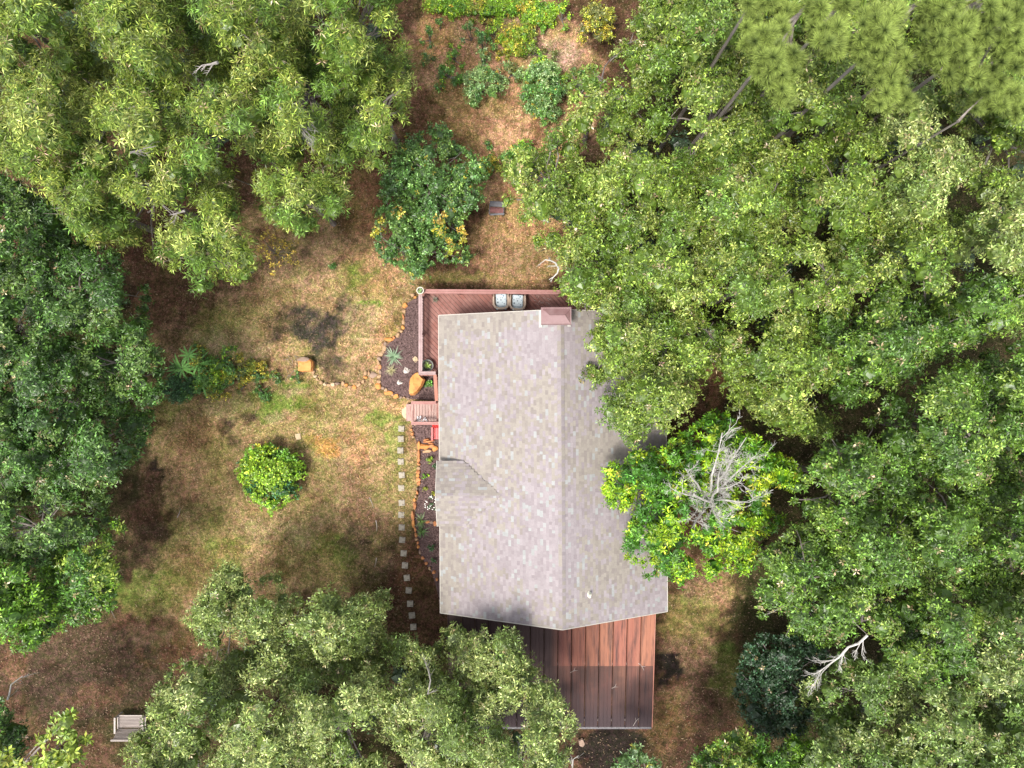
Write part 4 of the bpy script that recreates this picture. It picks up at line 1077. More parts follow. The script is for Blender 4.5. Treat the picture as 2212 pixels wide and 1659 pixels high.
strap_plant(911, 1148, .03, 'second clump of strappy leaves below the cross row of stones', n_=40, L=.42, wd=.035, col=(.10, .18, .05))
shrub(935, 1185, 12, .5, 'very dark green shrub against the wall in the lower bed', DKG, (.06, .035), 90)
shrub(938, 1210, 8, .4, 'small dark shrub lowest in the foundation bed', DKG, (.05, .03), 80)

# round lime shrub of the lawn
shrub(578, 1028, 70, 2.0, 'bright lime green rounded shrub standing alone on the lawn', LIMEG + [(.05, .15, .04), (.26, .42, .03)], (.13, .075), 55, 'round_shrub', 'shrub', lob=40, yellow=.02, ycol=(.5, .42, .03), inner=.35)

# row of ground cover and broad leaved plants in the lawn
for i, (px, py, r_, h, cs, lb) in enumerate([
    (400, 848, 17, .6, GRN, 'green bush at the lower left of the lawn plant row'), (432, 846, 15, .6, YEL + GRN, 'small yellow green bush low in the left half of the lawn plant row'), (522, 835, 14, .5, YEL + OLV, 'yellowing bush low in the right half of the lawn plant row'), (478, 792, 17, .8, GRN + LIMEG, 'lush green bush in the heart of the lawn plant row'), (382, 795, 14, .7, GRN, 'green bush behind the leftmost fronds'),
    (385, 830, 28, .7, DKG, 'dark green bush at the shaded west end of the lawn plant row'), (455, 815, 28, .7, GRN + LIMEG, 'green bush in the widest part of the lawn plant row'), (490, 755, 15, .8, GRN + LIMEG[:1], 'upright green bush at the top of the lawn plant row'),
    (505, 800, 24, .6, YEL + GRN, 'yellow and green bush in the middle of the lawn plant row'), (470, 845, 22, .5, YEL + OLV + GRN, 'yellow tinged bush on the lower edge of the lawn plant row'), (545, 815, 26, .5, OLV + GRN + YEL, 'olive bush right of the middle of the lawn plant row'),
    (562, 850, 17, .5, GRN, 'green bush sticking out below the lawn plant row'), (600, 815, 16, .4, OLV + GRN, 'low olive plant near the east end of the lawn plant row'), (634, 815, 13, .5, GRN, 'green tuft ending the lawn plant row beside the orange boulder'), (430, 770, 20, .6, GRN + YEL, 'mixed green bush between the broad leaved plants')]):
    shrub(px, py, r_ * 1.5, h * 1.1, lb, cs, (.09, .045), 70, 'bush', 'bush', 'bushes of the lawn plant row', yellow=.05 if cs is not DKG else 0, ycol=(.5, .36, .03))


def frond_plant(px, py, label, n_=8, L=.75, h=.45, col=(.20, .42, .10)):
    o = empty('broad_leaved_plant', W(px, py, 0), label, 'plant', 'broad leaved plants in the lawn row')
    vs, fs, cc = [], [], []; a0 = random.random() * 6
    for i in range(n_):
        a_ = a0 + i * 6.283 / n_ + random.uniform(-.25, .25); l = L * random.uniform(.75, 1.1); s_ = Vector((-math.sin(a_), math.cos(a_), 0)); b = len(vs)
        for t, q in ((.05, .4), (.3, .9), (.6, 1), (.85, .6), (1, .08)):
            p = Vector((l * t * math.cos(a_), l * t * math.sin(a_), h + l * (.35 * t - .55 * t * t)))
            vs += [tuple(p - s_ * .048 * q + Vector((0, 0, .03 * q))), tuple(p), tuple(p + s_ * .048 * q + Vector((0, 0, .03 * q)))]
        for j in range(4): fs += [(b + 3 * j, b + 3 * j + 1, b + 3 * j + 4, b + 3 * j + 3), (b + 3 * j + 1, b + 3 * j + 2, b + 3 * j + 5, b + 3 * j + 4)]
        cc += [np.array(col) * random.uniform(.75, 1.3)] * 15
    link_mesh('leaves', np_mesh('leaves', np.array(vs), np.array(fs), np.array(cc)), M['leaf'], o)
    mb = MB(); mb.tube([(0, 0, 0), (0, 0, h)], [.02, .015], 6); mb.obj('stem', M['bark'], o)
frond_plant(403, 797, 'broad leaved plant with drooping fronds, leftmost of the lawn row', 15, .85); frond_plant(437, 788, 'broad leaved plant with upright fronds, uppermost of the lawn row', 13, .8); frond_plant(448, 827, 'broad leaved plant with long fronds, lowest of the lawn row', 14, .8); frond_plant(418, 768, 'slim broad leaved plant behind the other two fronded ones', 10, .65)

# upper clearing
for px, py, r_, h, cs, lb, sq in [
    (925, 72, 17, 1.2, GRN, 'narrow dark green bush left in the upper clearing', 1.4), (949, 52, 10, .8, GRN, 'small round green bush high in the upper clearing', 1), (923, 124, 18, .6, OLV + GRN, 'flat olive bush at the left of the upper clearing', .8),
    (980, 118, 20, 1.0, LIMEG, 'bright lime bush with upright shoots in the upper clearing', 1.3), (970, 156, 24, .9, GRN + LIMEG, 'green and lime bush below the upright lime one', .9), (1016, 66, 17, 1.6, GRN + PALEG, 'tall thin green sapling in the upper clearing', 1.3),
    (1042, 90, 22, 1.5, PALEG + GRN, 'pale green feathery bush above the rounded one', 1.2), (1040, 125, 17, 1.5, PALEG, 'pale feathery stem of leaves joining the rounded bush', 1.5), (1044, 176, 36, 2.2, PALEG + GRN, 'rounded pale green bush casting a small shadow in the clearing', 1),
    (1066, 62, 22, 1.0, LIMEG + YEL, 'lime yellow bush near the top centre of the clearing', 1.1), (1118, 78, 34, 1.2, YEL + LIMEG, 'wide yellow bush in the upper clearing', .8), (1100, 96, 20, .9, YEL, 'orange tinted bush on the edge of the wide yellow one', .6),
    (1156, 106, 24, 1.0, LIMEG + OLV, 'olive lime bush right of the wide yellow one', .9), (1077, 117, 7, .4, YEL, 'tiny yellow tuft on bare ground', 1), (1095, 117, 8, .4, YEL, 'second tiny yellow tuft on bare ground', 1), (1103, 156, 26, .7, OLV + PALEG, 'sparse olive bush between the rounded bushes', .6),
    (1175, 185, 40, 2.6, PALEG + GRN, 'large pale green bush at the right edge of the clearing', 1.2), (1180, 228, 30, 2.2, GRN + PALEG, 'dark based green bush below the large pale one', .9), (1172, 150, 30, 1.5, LIMEG + PALEG, 'light green bush above the large pale one', .8),
    (1168, 33, 34, .7, LIMEG, 'lime ground plant at the top right of the clearing', .7), (1216, 26, 20, 1.3, LIMEG, 'upright lime bush at the top right of the clearing', 1.5), (968, 10, 40, .8, LIMEG, 'lime bush cut by the upper picture edge at the left', .4),
    (1038, 18, 28, .9, LIMEG + YEL, 'lime bush cut by the upper picture edge in the middle', .8), (1085, 6, 40, .9, LIMEG, 'long lime bush along the upper picture edge', .4), (1142, 12, 34, .7, LIMEG + YEL, 'yellow lime bush along the upper picture edge', .6), (953, 187, 10, .4, GRN, 'small green tuft below the lime bushes', 1),
    (1051, 311, 15, .5, GRN + OLV, 'grassy green tuft in the middle of the bare ground', 1), (1062, 352, 26, .7, YEL + GRN, 'yellow green bush left in the row crossing the path', .8), (1098, 345, 24, .8, GRN + LIMEG, 'green bush in the middle of the row crossing the path', .8), (1130, 325, 26, 1.2, GRN + LIMEG, 'dark yellow green bush at the right of the row crossing the path', .8),
    (1290, 45, 36, 2.5, OLV + YEL, 'olive yellow bush right of the clearing at the top', 1.2), (1215, 170, 20, 1.2, LIMEG, 'lime bush between the clearing and the right trees', .8), (1195, 118, 16, .8, OLV, 'thin olive bush on the lilac ground', .8), (720, 575, 8, .2, GRN, 'tiny green weed on the upper lawn', .6), (1240, 150, 18, 1.0, GRN + OLV, 'olive green bush by the foot of the right trees', .8)]:
    shrub(px, py, r_ * 1.3, h, lb, cs, (.11, .05), 60, 'bush', 'bush', 'bushes of the upper clearing', squash=sq, yellow=.04, ycol=(.5, .33, .03))


# ------------------------------------------------------------------ trees
REG = {
    'p1': [(-150, -150), (930, -150), (878, 10), (866, 39), (886, 78), (897, 129), (894, 188), (880, 242), (892, 275), (864, 305), (850, 340), (838, 375), (815, 391), (800, 375), (762, 352), (735, 360), (760, 400), (762, 414), (742, 469), (700, 480), (680, 504), (625, 512), (594, 484), (558, 475), (547, 422), (552, 370), (540, 335),
           (510, 330), (508, 380), (520, 430), (527, 500), (545, 559), (540, 615), (508, 621), (477, 610), (441, 645), (391, 625), (375, 586), (324, 563), (297, 539), (250, 524), (148, 520), (141, 461), (78, 406), (8, 371), (-150, 340)],
    'p2': [(-150, 330), (8, 371), (78, 406), (141, 461), (160, 520), (262, 540), (265, 586), (285, 612), (329, 609), (334, 671), (318, 700), (325, 743), (360, 767), (358, 834), (329, 910), (315, 977), (267, 1006), (265, 1063), (240, 1080), (239, 1111), (291, 1139), (248, 1168), (260, 1216), (258, 1302), (224, 1340), (143, 1359), (90, 1390), (-150, 1400)],
    'p3': [(406, 1326), (413, 1283), (440, 1270), (463, 1225), (480, 1210), (516, 1222), (540, 1245), (613, 1237), (620, 1275), (660, 1283), (711, 1268), (735, 1290), (842, 1266), (867, 1287), (867, 1309), (838, 1317), (838, 1364), (867, 1380), (888, 1364), (922, 1393), (955, 1367), (978, 1341), (1000, 1350), (1020, 1358), (1040, 1344), (1060, 1360), (1105, 1348), (1128, 1370), (1128, 1400), (1154, 1432), (1170, 1452), (1199, 1471), (1209, 1501), (1238, 1527), (1255, 1569), (1242, 1595), (1235, 1628), (1225, 1659),
           (1200, 1800), (250, 1800), (252, 1630), (275, 1600), (288, 1562), (308, 1537), (334, 1478), (360, 1448), (381, 1410), (406, 1423), (440, 1432), (445, 1400), (418, 1365)],
    'p4': [(1401, -150), (1385, 0), (1347, 62), (1339, 98), (1284, 98), (1288, 133), (1233, 129), (1222, 156), (1218, 219), (1183, 270), (1183, 293), (1140, 313), (1112, 340), (1073, 383), (1085, 442), (1105, 469), (1144, 492), (1144, 535), (1187, 543), (1206, 566), (1202, 609), (1206, 633), (1224, 653), (1241, 667), (1265, 668), (1280, 681), (1285, 705), (1266, 731), (1266, 749), (1280, 757), (1267, 770), (1266, 785), (1245, 796), (1267, 815), (1269, 837), (1281, 856), (1302, 874),
           (1304, 896), (1295, 905), (1330, 912), (1304, 928), (1304, 945), (1328, 958), (1336, 976), (1370, 968), (1420, 945), (1490, 930), (1520, 895), (1530, 860), (1535, 790), (1555, 780), (1575, 860), (1640, 900), (1700, 950), (1760, 960), (1900, 860), (2050, 770), (2362, 640), (2362, -150)],
    'p5': [(1760, 985), (1790, 930), (1900, 880), (2050, 790), (2362, 660), (2362, 1800), (1480, 1800), (1500, 1630), (1545, 1590), (1600, 1570), (1650, 1590), (1720, 1570), (1720, 1500), (1760, 1400), (1700, 1375), (1640, 1350), (1624, 1290), (1642, 1225), (1650, 1175), (1700, 1140), (1725, 1120), (1690, 1050), (1735, 1020)],
    'lime': [(1302, 1010), (1318, 992), (1345, 995), (1365, 978), (1400, 968), (1440, 955), (1490, 925), (1516, 893), (1560, 885), (1596, 900), (1605, 930), (1641, 945), (1688, 984), (1732, 999), (1729, 1033), (1714, 1064), (1680, 1050), (1654, 1046), (1656, 1090), (1695, 1109), (1698, 1127), (1677, 1148), (1635, 1166), (1633, 1190), (1630, 1236), (1562, 1236), (1529, 1252), (1520, 1215), (1505, 1229), (1479, 1270), (1448, 1260), (1437, 1236), (1391, 1255), (1380, 1241), (1410, 1222), (1380, 1222),
             (1346, 1208), (1349, 1161), (1357, 1124), (1380, 1093), (1395, 1075), (1375, 1060), (1365, 1085), (1344, 1106), (1315, 1098), (1297, 1072)],
    'p6': [(868, 310), (925, 268), (965, 265), (982, 300), (1030, 330), (1050, 370), (1045, 430), (1010, 470), (1000, 520), (1030, 540), (1012, 580), (960, 568), (935, 578), (905, 600), (870, 585), (830, 570), (805, 540), (800, 480), (815, 440), (810, 400), (840, 350)],
    'p7': [(1580, 1500), (1600, 1400), (1640, 1365), (1760, 1370), (1800, 1420), (1780, 1520), (1720, 1600), (1620, 1590)],
    'p8': [(-120, 1500), (10, 1500), (30, 1530), (30, 1570), (62, 1580), (55, 1620), (40, 1659), (-10, 1800), (-120, 1800)],
}
HOLES = [(530, 390, 20, 60), (205, 105, 15, 12), (92, 92, 24, 16), (40, 135, 14, 12), (490, 303, 14, 12), (318, 392, 26, 16), (322, 515, 20, 22), (350, 460, 26, 26), (690, 232, 15, 8), (275, 640, 22, 45), (180, 600, 16, 12), (60, 745, 22, 12), (20, 700, 16, 12), (50, 1110, 22, 14), (195, 1110, 22, 16), (150, 1180, 12, 14),
         (1290, 318, 38, 14), (1420, 330, 14, 18), (1400, 440, 16, 18), (1547, 830, 24, 60), (1425, 765, 12, 10), (1720, 600, 12, 26), (1700, 300, 8, 30), (1560, 230, 8, 24), (1960, 620, 18, 24), (1180, 468, 7, 12), (1330, 165, 14, 30), (1480, 270, 12, 24), (1465, 170, 6, 16),
         (1900, 950, 40, 25), (2080, 560, 40, 22), (2150, 345, 30, 25), (2230, 400, 30, 20), (1790, 870, 40, 20), (1840, 905, 30, 14), (2010, 1050, 8, 30), (1975, 880, 16, 30), (1700, 1340, 20, 10), (1800, 1080, 30, 14), (1900, 1310, 30, 10), (1770, 1410, 60, 24), (1880, 1400, 40, 30), (760, 1590, 30, 14), (860, 1640, 40, 20), (720, 1500, 22, 14), (880, 1440, 22, 30), (600, 1460, 16, 10), (1090, 1560, 20, 20),
         (545, 1262, 12, 12), (570, 1290, 14, 12), (1455, 1010, 16, 12), (1425, 1120, 18, 12), (1500, 1120, 12, 16), (1600, 1060, 10, 20), (1520, 1205, 18, 10), (960, 400, 8, 6), (1830, 1490, 20, 20), (1650, 720, 20, 12), (1575, 640, 16, 14), (1770, 730, 16, 12)]
# crowns: region, px, py, top height, species, label
TREES = [
    ('p1', 60, 60, 12.5, 'willow', 'feathery yellow green tree in the top left corner'), ('p1', 290, 60, 13, 'willow', 'feathery tree on the upper edge, second from the left corner'), ('p1', 520, 70, 13, 'willow', 'feathery tree on the upper edge halfway to the clearing'), ('p1', 760, 90, 12.5, 'willow', 'feathery tree on the upper edge next to the clearing'),
    ('p1', 90, 270, 12, 'willow', 'feathery tree at the left edge above the darker oaks'), ('p1', 270, 250, 13, 'willow', 'pale topped feathery tree inside the left wood'), ('p1', 480, 220, 12.5, 'willow', 'feathery tree with a bare forked branch in the left wood'), ('p1', 670, 210, 12, 'willow', 'feathery tree with grey branches showing near the clearing'),
    ('p1', 830, 250, 11.5, 'willow', 'feathery tree leaning over the left edge of the clearing'), ('p1', 170, 430, 11.5, 'willow', 'feathery tree overhanging the dark oaks on the left'), ('p1', 330, 420, 11, 'willow', 'mid green feathery tree with a fallen limb beside it'), ('p1', 440, 540, 10.5, 'willow', 'feathery tree forming the point that reaches onto the lawn'),
    ('p1', 650, 420, 10.5, 'willow', 'loose open crowned feathery tree above the yellow sapling'),
    ('p2', 40, 480, 9.5, 'blueoak', 'dark blue green oak under the feathery trees at the left edge'), ('p2', 170, 640, 10, 'blueoak', 'dark blue green oak at the left, uppermost bordering the lawn'), ('p2', 40, 720, 9.5, 'blueoak', 'dark oak at the left edge halfway up'), ('p2', 270, 790, 10, 'blueoak', 'dark oak reaching towards the lawn plant row'),
    ('p2', 120, 860, 10, 'blueoak', 'dark oak in the heart of the left grove'), ('p2', 30, 980, 9.5, 'blueoak', 'dark oak at the left edge below the grove centre'), ('p2', 210, 980, 9.5, 'blueoak', 'dark oak beside the black scorched patch'), ('p2', 90, 1140, 9.5, 'blueoak', 'glossy dark oak above the lower left oak'), ('p2', 190, 1260, 9, 'greenoak', 'green oak ending the left grove towards the brown ground'), ('p2', 30, 1310, 9.5, 'greenoak', 'yellow tinged oak at the left edge, lowest of the grove'),
    ('p3', 500, 1330, 7.5, 'paleoak', 'pale olive tree reaching up onto the lawn with a thin top'), ('p3', 740, 1350, 8, 'paleoak', 'pale olive tree left of the stepping stones'), ('p3', 380, 1560, 10.5, 'paleoak', 'pale olive tree covering the end of the garden bench'), ('p3', 560, 1560, 11, 'paleoak', 'pale olive tree at the lower edge beside the bench tree'), ('p3', 740, 1540, 10.5, 'paleoak', 'pale olive tree in the middle of the lower grove'),
    ('p3', 930, 1560, 9.5, 'paleoak', 'pale olive tree at the lower edge left of the patio cover'), ('p3', 1050, 1430, 7.5, 'paleoak', 'pale olive tree hanging over the patio cover'), ('p3', 1140, 1590, 10.5, 'paleoak', 'pale olive tree at the lower right of the lower grove'), ('p3', 910, 1420, 6.5, 'paleoak', 'small pale olive tree at the end of the stepping stones'),
    ('p4', 1290, 210, 10.5, 'oak', 'light green oak next to the clearing, uppermost'), ('p4', 1450, 90, 12, 'oak', 'light green oak at the top beside the pines'), ('p4', 1190, 400, 9.5, 'oak', 'oak hanging over the dark bench'), ('p4', 1360, 370, 11.5, 'oak', 'oak with a bare white twig above the brown gap'), ('p4', 1530, 270, 12, 'oak', 'bright oak below the first pine'), ('p4', 1250, 560, 10, 'oak', 'oak with a forked dead limb above the deck'),
    ('p4', 1430, 560, 12, 'oak', 'tall oak in the middle of the right wood north of the house'), ('p4', 1610, 430, 12.5, 'oak', 'rounded bright oak right of the tall one'), ('p4', 1760, 240, 12, 'oak', 'oak squeezed between two pines'), ('p4', 1810, 420, 12.5, 'oak', 'bright topped oak below the middle pine'), ('p4', 1620, 620, 12, 'oak', 'oak above the brown gap of bare ground'), ('p4', 1340, 720, 10.5, 'oak', 'oak whose branches overlap the upper right of the roof'),
    ('p4', 1400, 870, 10, 'oak', 'oak overhanging the roof above the lime green tree'), ('p4', 1800, 600, 12, 'oak', 'oak at the centre of the right wood'), ('p4', 1990, 370, 12, 'paleoak2', 'pale highlighted oak below the last pine'), ('p4', 2150, 300, 11.5, 'oak', 'oak near the right edge below the pines'), ('p4', 2000, 560, 12, 'oak', 'oak right of the centre of the right wood'), ('p4', 2160, 520, 12, 'paleoak2', 'pale green oak at the right edge, upper half'),
    ('p4', 1690, 780, 11, 'oak', 'oak to the right of the strip of brown ground'), ('p4', 1880, 740, 11.5, 'darkoak', 'deep green oak bordering the dark hollow from above'), ('p4', 2130, 680, 11.5, 'darkoak', 'green oak at the right edge above the dark hollow'), ('p4', 1560, 760, 10, 'oak', 'small oak tight against the strip of brown ground'),
    ('p5', 1830, 1040, 11, 'darkoak', 'green oak right of the lime green tree'), ('p5', 2080, 930, 12, 'darkoak', 'bright domed oak standing above the dark hollow'), ('p5', 2200, 860, 11, 'darkoak', 'dark oak at the right edge beside the hollow'), ('p5', 2060, 1130, 11.5, 'darkoak', 'green oak below the domed one'), ('p5', 1900, 1190, 11, 'darkoak', 'green oak in the middle of the lower right wood'), ('p5', 1740, 1250, 10.5, 'darkoak', 'oak above the pale dead limb, nearest the brown yard'),
    ('p5', 1860, 1340, 10, 'darkoak', 'oak directly above the pale dead limb'), ('p5', 2190, 1130, 11, 'darkoak', 'oak at the right edge halfway down'), ('p5', 2050, 1380, 11, 'darkoak', 'oak right of the pale dead limb'), ('p5', 2190, 1400, 11, 'olivoak', 'olive green oak at the right edge, lower quarter'), ('p5', 1880, 1490, 9, 'olivoak', 'yellowish oak just below the pale dead limb'), ('p5', 2040, 1570, 10, 'olivoak', 'olive toned oak near the lower right corner'), ('p5', 2180, 1640, 10, 'olivoak', 'olive toned oak in the lower right corner'),
    ('p5', 1850, 1640, 9, 'olivoak', 'pale leaved oak on the lower edge'), ('p5', 1640, 1640, 8, 'greenoak', 'green tree on the lower edge right of the brown yard'),
    ('lime', 1380, 1040, 7.5, 'lime', 'brilliant lime green tree with a dead tree above it, growing over the roof edge'),
    ('p6', 930, 420, 5.0, 'dense', 'dense dark green tree with yellow patches north of the deck'), ('p6', 870, 540, 4.5, 'dense', 'smaller dense dark green tree nearest the deck corner'),
    ('p7', 1680, 1460, 4.5, 'shade', 'low dark green tree shaded below the dead limb'), ('p8', 0, 1570, 10.5, 'blueoak', 'glossy dark green tree cut by the lower left edge'),
]
KIND = {   # leaf size, density, colours, rosette count, flatness, lobe spacing px, spread
    'willow': ((.20, .036), 44, [(0.201, 0.261, 0.032), (0.240, 0.296, 0.040), (0.163, 0.232, 0.029), (0.115, 0.197, 0.024), (0.277, 0.325, 0.058)], 7, .75, 47, .30),
    'blueoak': ((.145, .056), 42, [(0.058, 0.131, 0.016), (0.077, 0.160, 0.020), (0.044, 0.103, 0.013), (0.103, 0.177, 0.027)], 6, .7, 44, .35),
    'greenoak': ((.15, .058), 42, [(0.104, 0.212, 0.014), (0.134, 0.255, 0.014), (0.067, 0.159, 0.014), (0.211, 0.286, 0.033)], 6, .7, 44, .35),
    'paleoak': ((.15, .046), 46, [(0.260, 0.310, 0.077), (0.309, 0.361, 0.097), (0.203, 0.260, 0.053), (0.145, 0.210, 0.039)], 6, .75, 46, .45),
    'paleoak2': ((.14, .048), 46, [(0.236, 0.300, 0.065), (0.286, 0.332, 0.084), (0.154, 0.225, 0.038)], 6, .75, 46, .4),
    'oak': ((.135, .052), 46, [(0.150, 0.219, 0.022), (0.176, 0.243, 0.030), (0.106, 0.179, 0.020), (0.220, 0.271, 0.045)], 6, .75, 46, .4),
    'darkoak': ((.14, .056), 44, [(0.095, 0.179, 0.018), (0.119, 0.208, 0.019), (0.070, 0.140, 0.016), (0.150, 0.229, 0.026)], 6, .75, 46, .4),
    'olivoak': ((.14, .052), 44, [(0.148, 0.212, 0.038), (0.201, 0.250, 0.060), (0.105, 0.173, 0.027)], 6, .75, 46, .4),
    'lime': ((.17, .055), 24, [(0.190, 0.349, 0.011), (0.238, 0.403, 0.011), (0.096, 0.233, 0.015), (0.058, 0.169, 0.015), (0.304, 0.424, 0.015)], 8, .8, 30, .3),
    'dense': ((.12, .06), 34, [(0.088, 0.186, 0.035), (0.112, 0.222, 0.040), (0.069, 0.144, 0.030), (0.150, 0.252, 0.040)], 5, .7, 34, .35),
    'shade': ((.13, .06), 34, [(0.027, 0.062, 0.022), (0.032, 0.078, 0.025)], 5, .7, 36, .35),  # leaf colours darkened for the shade over this low tree
}
tree_objs = {}


def build_trees():
    for reg, poly in REG.items():
        trees = [t for t in TREES if t[0] == reg]
        sp = KIND[trees[0][4]][5]
        xs0, xs1 = min(p[0] for p in poly), max(p[0] for p in poly); ys0, ys1 = min(p[1] for p in poly), max(p[1] for p in poly)
        gx, gy = np.meshgrid(np.arange(xs0, xs1, sp * .92), np.arange(ys0, ys1, sp * .80)); gx = gx + (np.arange(gx.shape[0]) % 2)[:, None] * sp * .46
        gx = gx.ravel() + rng.normal(0, sp * .20, gx.size); gy = gy.ravel() + rng.normal(0, sp * .20, gy.size)
        # small lobes hug the outline
        ex = rng.uniform(xs0, xs1, 2600); ey = rng.uniform(ys0, ys1, 2600)
        ins, d = in_poly(gx, gy, poly); m1 = ins & (d > sp * .42)
        i2, d2 = in_poly(ex, ey, poly); m2 = i2 & (d2 > sp * .16) & (d2 < sp * .55)
        X = np.concatenate([gx[m1], ex[m2]]); Y = np.concatenate([gy[m1], ey[m2]]); Rp = np.concatenate([np.full(m1.sum(), sp * .70), np.minimum(d2[m2] * 1.05, sp * .36)])
        small = np.concatenate([np.zeros(m1.sum(), bool), np.ones(m2.sum(), bool)])
        # thin the small ones
        keep = np.ones(len(X), bool); kept = []
        for i in np.nonzero(small)[0]:
            if any((X[i] - X[j]) ** 2 + (Y[i] - Y[j]) ** 2 < (sp * .33) ** 2 for j in kept): keep[i] = False
            else: kept.append(i)
        for hx, hy, ha, hb in HOLES:
            if reg in ('p6', 'p7'): break
            q = ((X - hx) / (ha + Rp * .40)) ** 2 + ((Y - hy) / (hb + Rp * .40)) ** 2; keep &= q > 1
        X, Y, Rp, small = X[keep], Y[keep], Rp[keep], small[keep]
        out = (X < -130) | (X > 2342) | (Y < -130) | (Y > 1789)
        X, Y, Rp, small = X[~out], Y[~out], Rp[~out], small[~out]
        TX = np.array([[t[1], t[2]] for t in trees], float)
        wob = (fbm(X, Y, .012, 5) - .5) * 90; wob2 = (fbm(X, Y, .012, 15) - .5) * 90
        D = np.hypot((X + wob)[:, None] - TX[:, 0], (Y + wob2)[:, None] - TX[:, 1]); ti = D.argmin(1)
        Ds = np.sort(D, 1); d1 = Ds[:, 0]; ddv = (Ds[:, 1] - d1) if len(trees) > 1 else np.full(len(X), 200.0)
        _, de = in_poly(X, Y, poly)
        bx_ = []
        for x, y in zip(rng.uniform(xs0, xs1, 3000), rng.uniform(ys0, ys1, 3000)):
            if all((x - a) ** 2 + (y - b) ** 2 > (sp * 1.9) ** 2 for a, b in bx_): bx_.append((x, y))
        bx_ = np.array(bx_); blev = rng.choice([0, .05, .12, .22], len(bx_), p=[.46, .30, .18, .06])
        DB_ = np.hypot((X + rng.normal(0, 6, len(X)))[:, None] - bx_[:, 0], Y[:, None] - bx_[:, 1]); bi = DB_.argmin(1); DB_.sort(axis=1); bdv = DB_[:, 1] - DB_[:, 0]
        drop = (bdv < sp * .34) & (rng.random(len(X)) < .62) & ~small & (d1 > 40) & ((in_poly(X, Y, poly)[1] > 75) | (reg != 'p4'))
        for k, t in enumerate(trees):
            sel = (ti == k) & ~drop
            if not sel.any(): continue
            ht = t[3]; kd = KIND[t[4]]
            fall = np.clip(1 - ddv[sel] / 100, 0, 1) * .30 + np.clip(1 - de[sel] / 70, 0, 1) ** 1.5 * .22 + np.clip(d1[sel] / 300, 0, 1) ** 2 * .12
            # every crown has boughs at different levels
            lev = blev[bi[sel]] + np.clip(1 - bdv[sel] / (sp * .9), 0, 1) * .16
            z = ht * (1 - fall - lev) + rng.normal(0, .15, sel.sum())
            z = np.clip(z, ht * .35, ht)
            s = (H - z) / F; x_ = (X[sel] - CX) * s; y_ = -(Y[sel] - CY) * s; r_ = Rp[sel] * s * rng.uniform(.82, 1.28, sel.sum()); sm = small[sel]; r_[sm] = np.minimum(r_[sm], Rp[sel][sm] * s[sm])
            lob = np.stack([x_, y_, z, r_], 1)
            mid_s = (H - ht * (-.12 if reg == 'p8' or t[2] > 1600 else .12 if reg in ('p2', 'p3') else .5)) / F; bx = (t[1] - CX) * mid_s; by = -(t[2] - CY) * mid_s
            nm = {'willow': 'willow_oak', 'lime': 'lime_leaved_tree', 'dense': 'dense_tree', 'shade': 'shaded_tree'}.get(t[4], 'oak_tree')
            o = empty(nm, Vector((bx, by, 0)), t[5], 'tree'); tree_objs[t[5]] = o
            # an inner, darker tier of boughs underneath
            big = lob[~sm]
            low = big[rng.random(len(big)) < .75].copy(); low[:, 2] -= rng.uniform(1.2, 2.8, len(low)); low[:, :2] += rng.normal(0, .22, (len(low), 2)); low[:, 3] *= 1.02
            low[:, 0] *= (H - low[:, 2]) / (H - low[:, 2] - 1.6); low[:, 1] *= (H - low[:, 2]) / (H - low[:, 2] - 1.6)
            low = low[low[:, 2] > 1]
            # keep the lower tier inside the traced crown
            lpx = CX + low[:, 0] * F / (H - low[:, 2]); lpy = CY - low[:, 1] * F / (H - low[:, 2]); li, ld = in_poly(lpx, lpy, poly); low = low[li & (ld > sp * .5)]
            ymix = .025
            yc = (.42, .36, .04) if t[4] in ('dense', 'lime') else (.34, .27, .12)
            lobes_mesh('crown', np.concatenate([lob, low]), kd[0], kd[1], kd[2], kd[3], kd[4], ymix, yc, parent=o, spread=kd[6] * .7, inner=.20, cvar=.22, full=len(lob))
            if t[4] == 'dense':
                yl = [tuple(W(a, b, z_)) + (q,) for a, b, z_, q in ((955, 478, 4.9, .34), (950, 500, 4.6, .3), (1000, 500, 4.2, .3), (1005, 520, 4, .25), (972, 545, 4, .3), (815, 500, 3.4, .3), (862, 460, 4.6, .25), (820, 480, 3.4, .22), (968, 520, 4.4, .25)) if (b < 490) == (t[2] < 500)]
                lobes_mesh('yellow_leaves', yl, (.12, .06), 26, [(.30, .34, .03), (.42, .36, .03), (.48, .30, .04)], 5, .7, parent=o, core=.5)
            # trunk and limbs
            mb = MB(); tcx = (t[1] - CX) * (H - ht * .6) / F - bx; tcy = -(t[2] - CY) * (H - ht * .6) / F - by; hub = Vector((tcx, tcy, ht * .6)); tr = .05 + ht * .006
            mb.tube([(0, 0, -.1), (hub.x * .3, hub.y * .3, ht * .25), hub], [tr * 1.25, tr, tr * .75], 8)
            mb.obj('trunk', M['bark'], o)
            mb = MB(); pick = rng.permutation(len(lob))[:16]
            for i in pick:
                e = Vector((lob[i, 0] - bx, lob[i, 1] - by, lob[i, 2] - lob[i, 3] * .2)); m_ = hub.lerp(e, .5) + Vector((random.uniform(-.3, .3), random.uniform(-.3, .3), random.uniform(-.2, .5)))
                mb.tube([hub, hub.lerp(m_, .5), m_, m_.lerp(e, .6) + Vector((random.uniform(-.1, .1), random.uniform(-.1, .1), .1)), e], [tr * .5, tr * .38, tr * .26, tr * .17, .02], 5)
                for q in range(1):
                    a_ = m_.lerp(e, random.uniform(.3, .8)); mb.tube([a_, a_ + Vector((random.uniform(-.5, .5), random.uniform(-.5, .5), random.uniform(.2, .7)))], [.025, .008], 4)
            mb.obj('limbs', M['bark'], o)
build_trees()


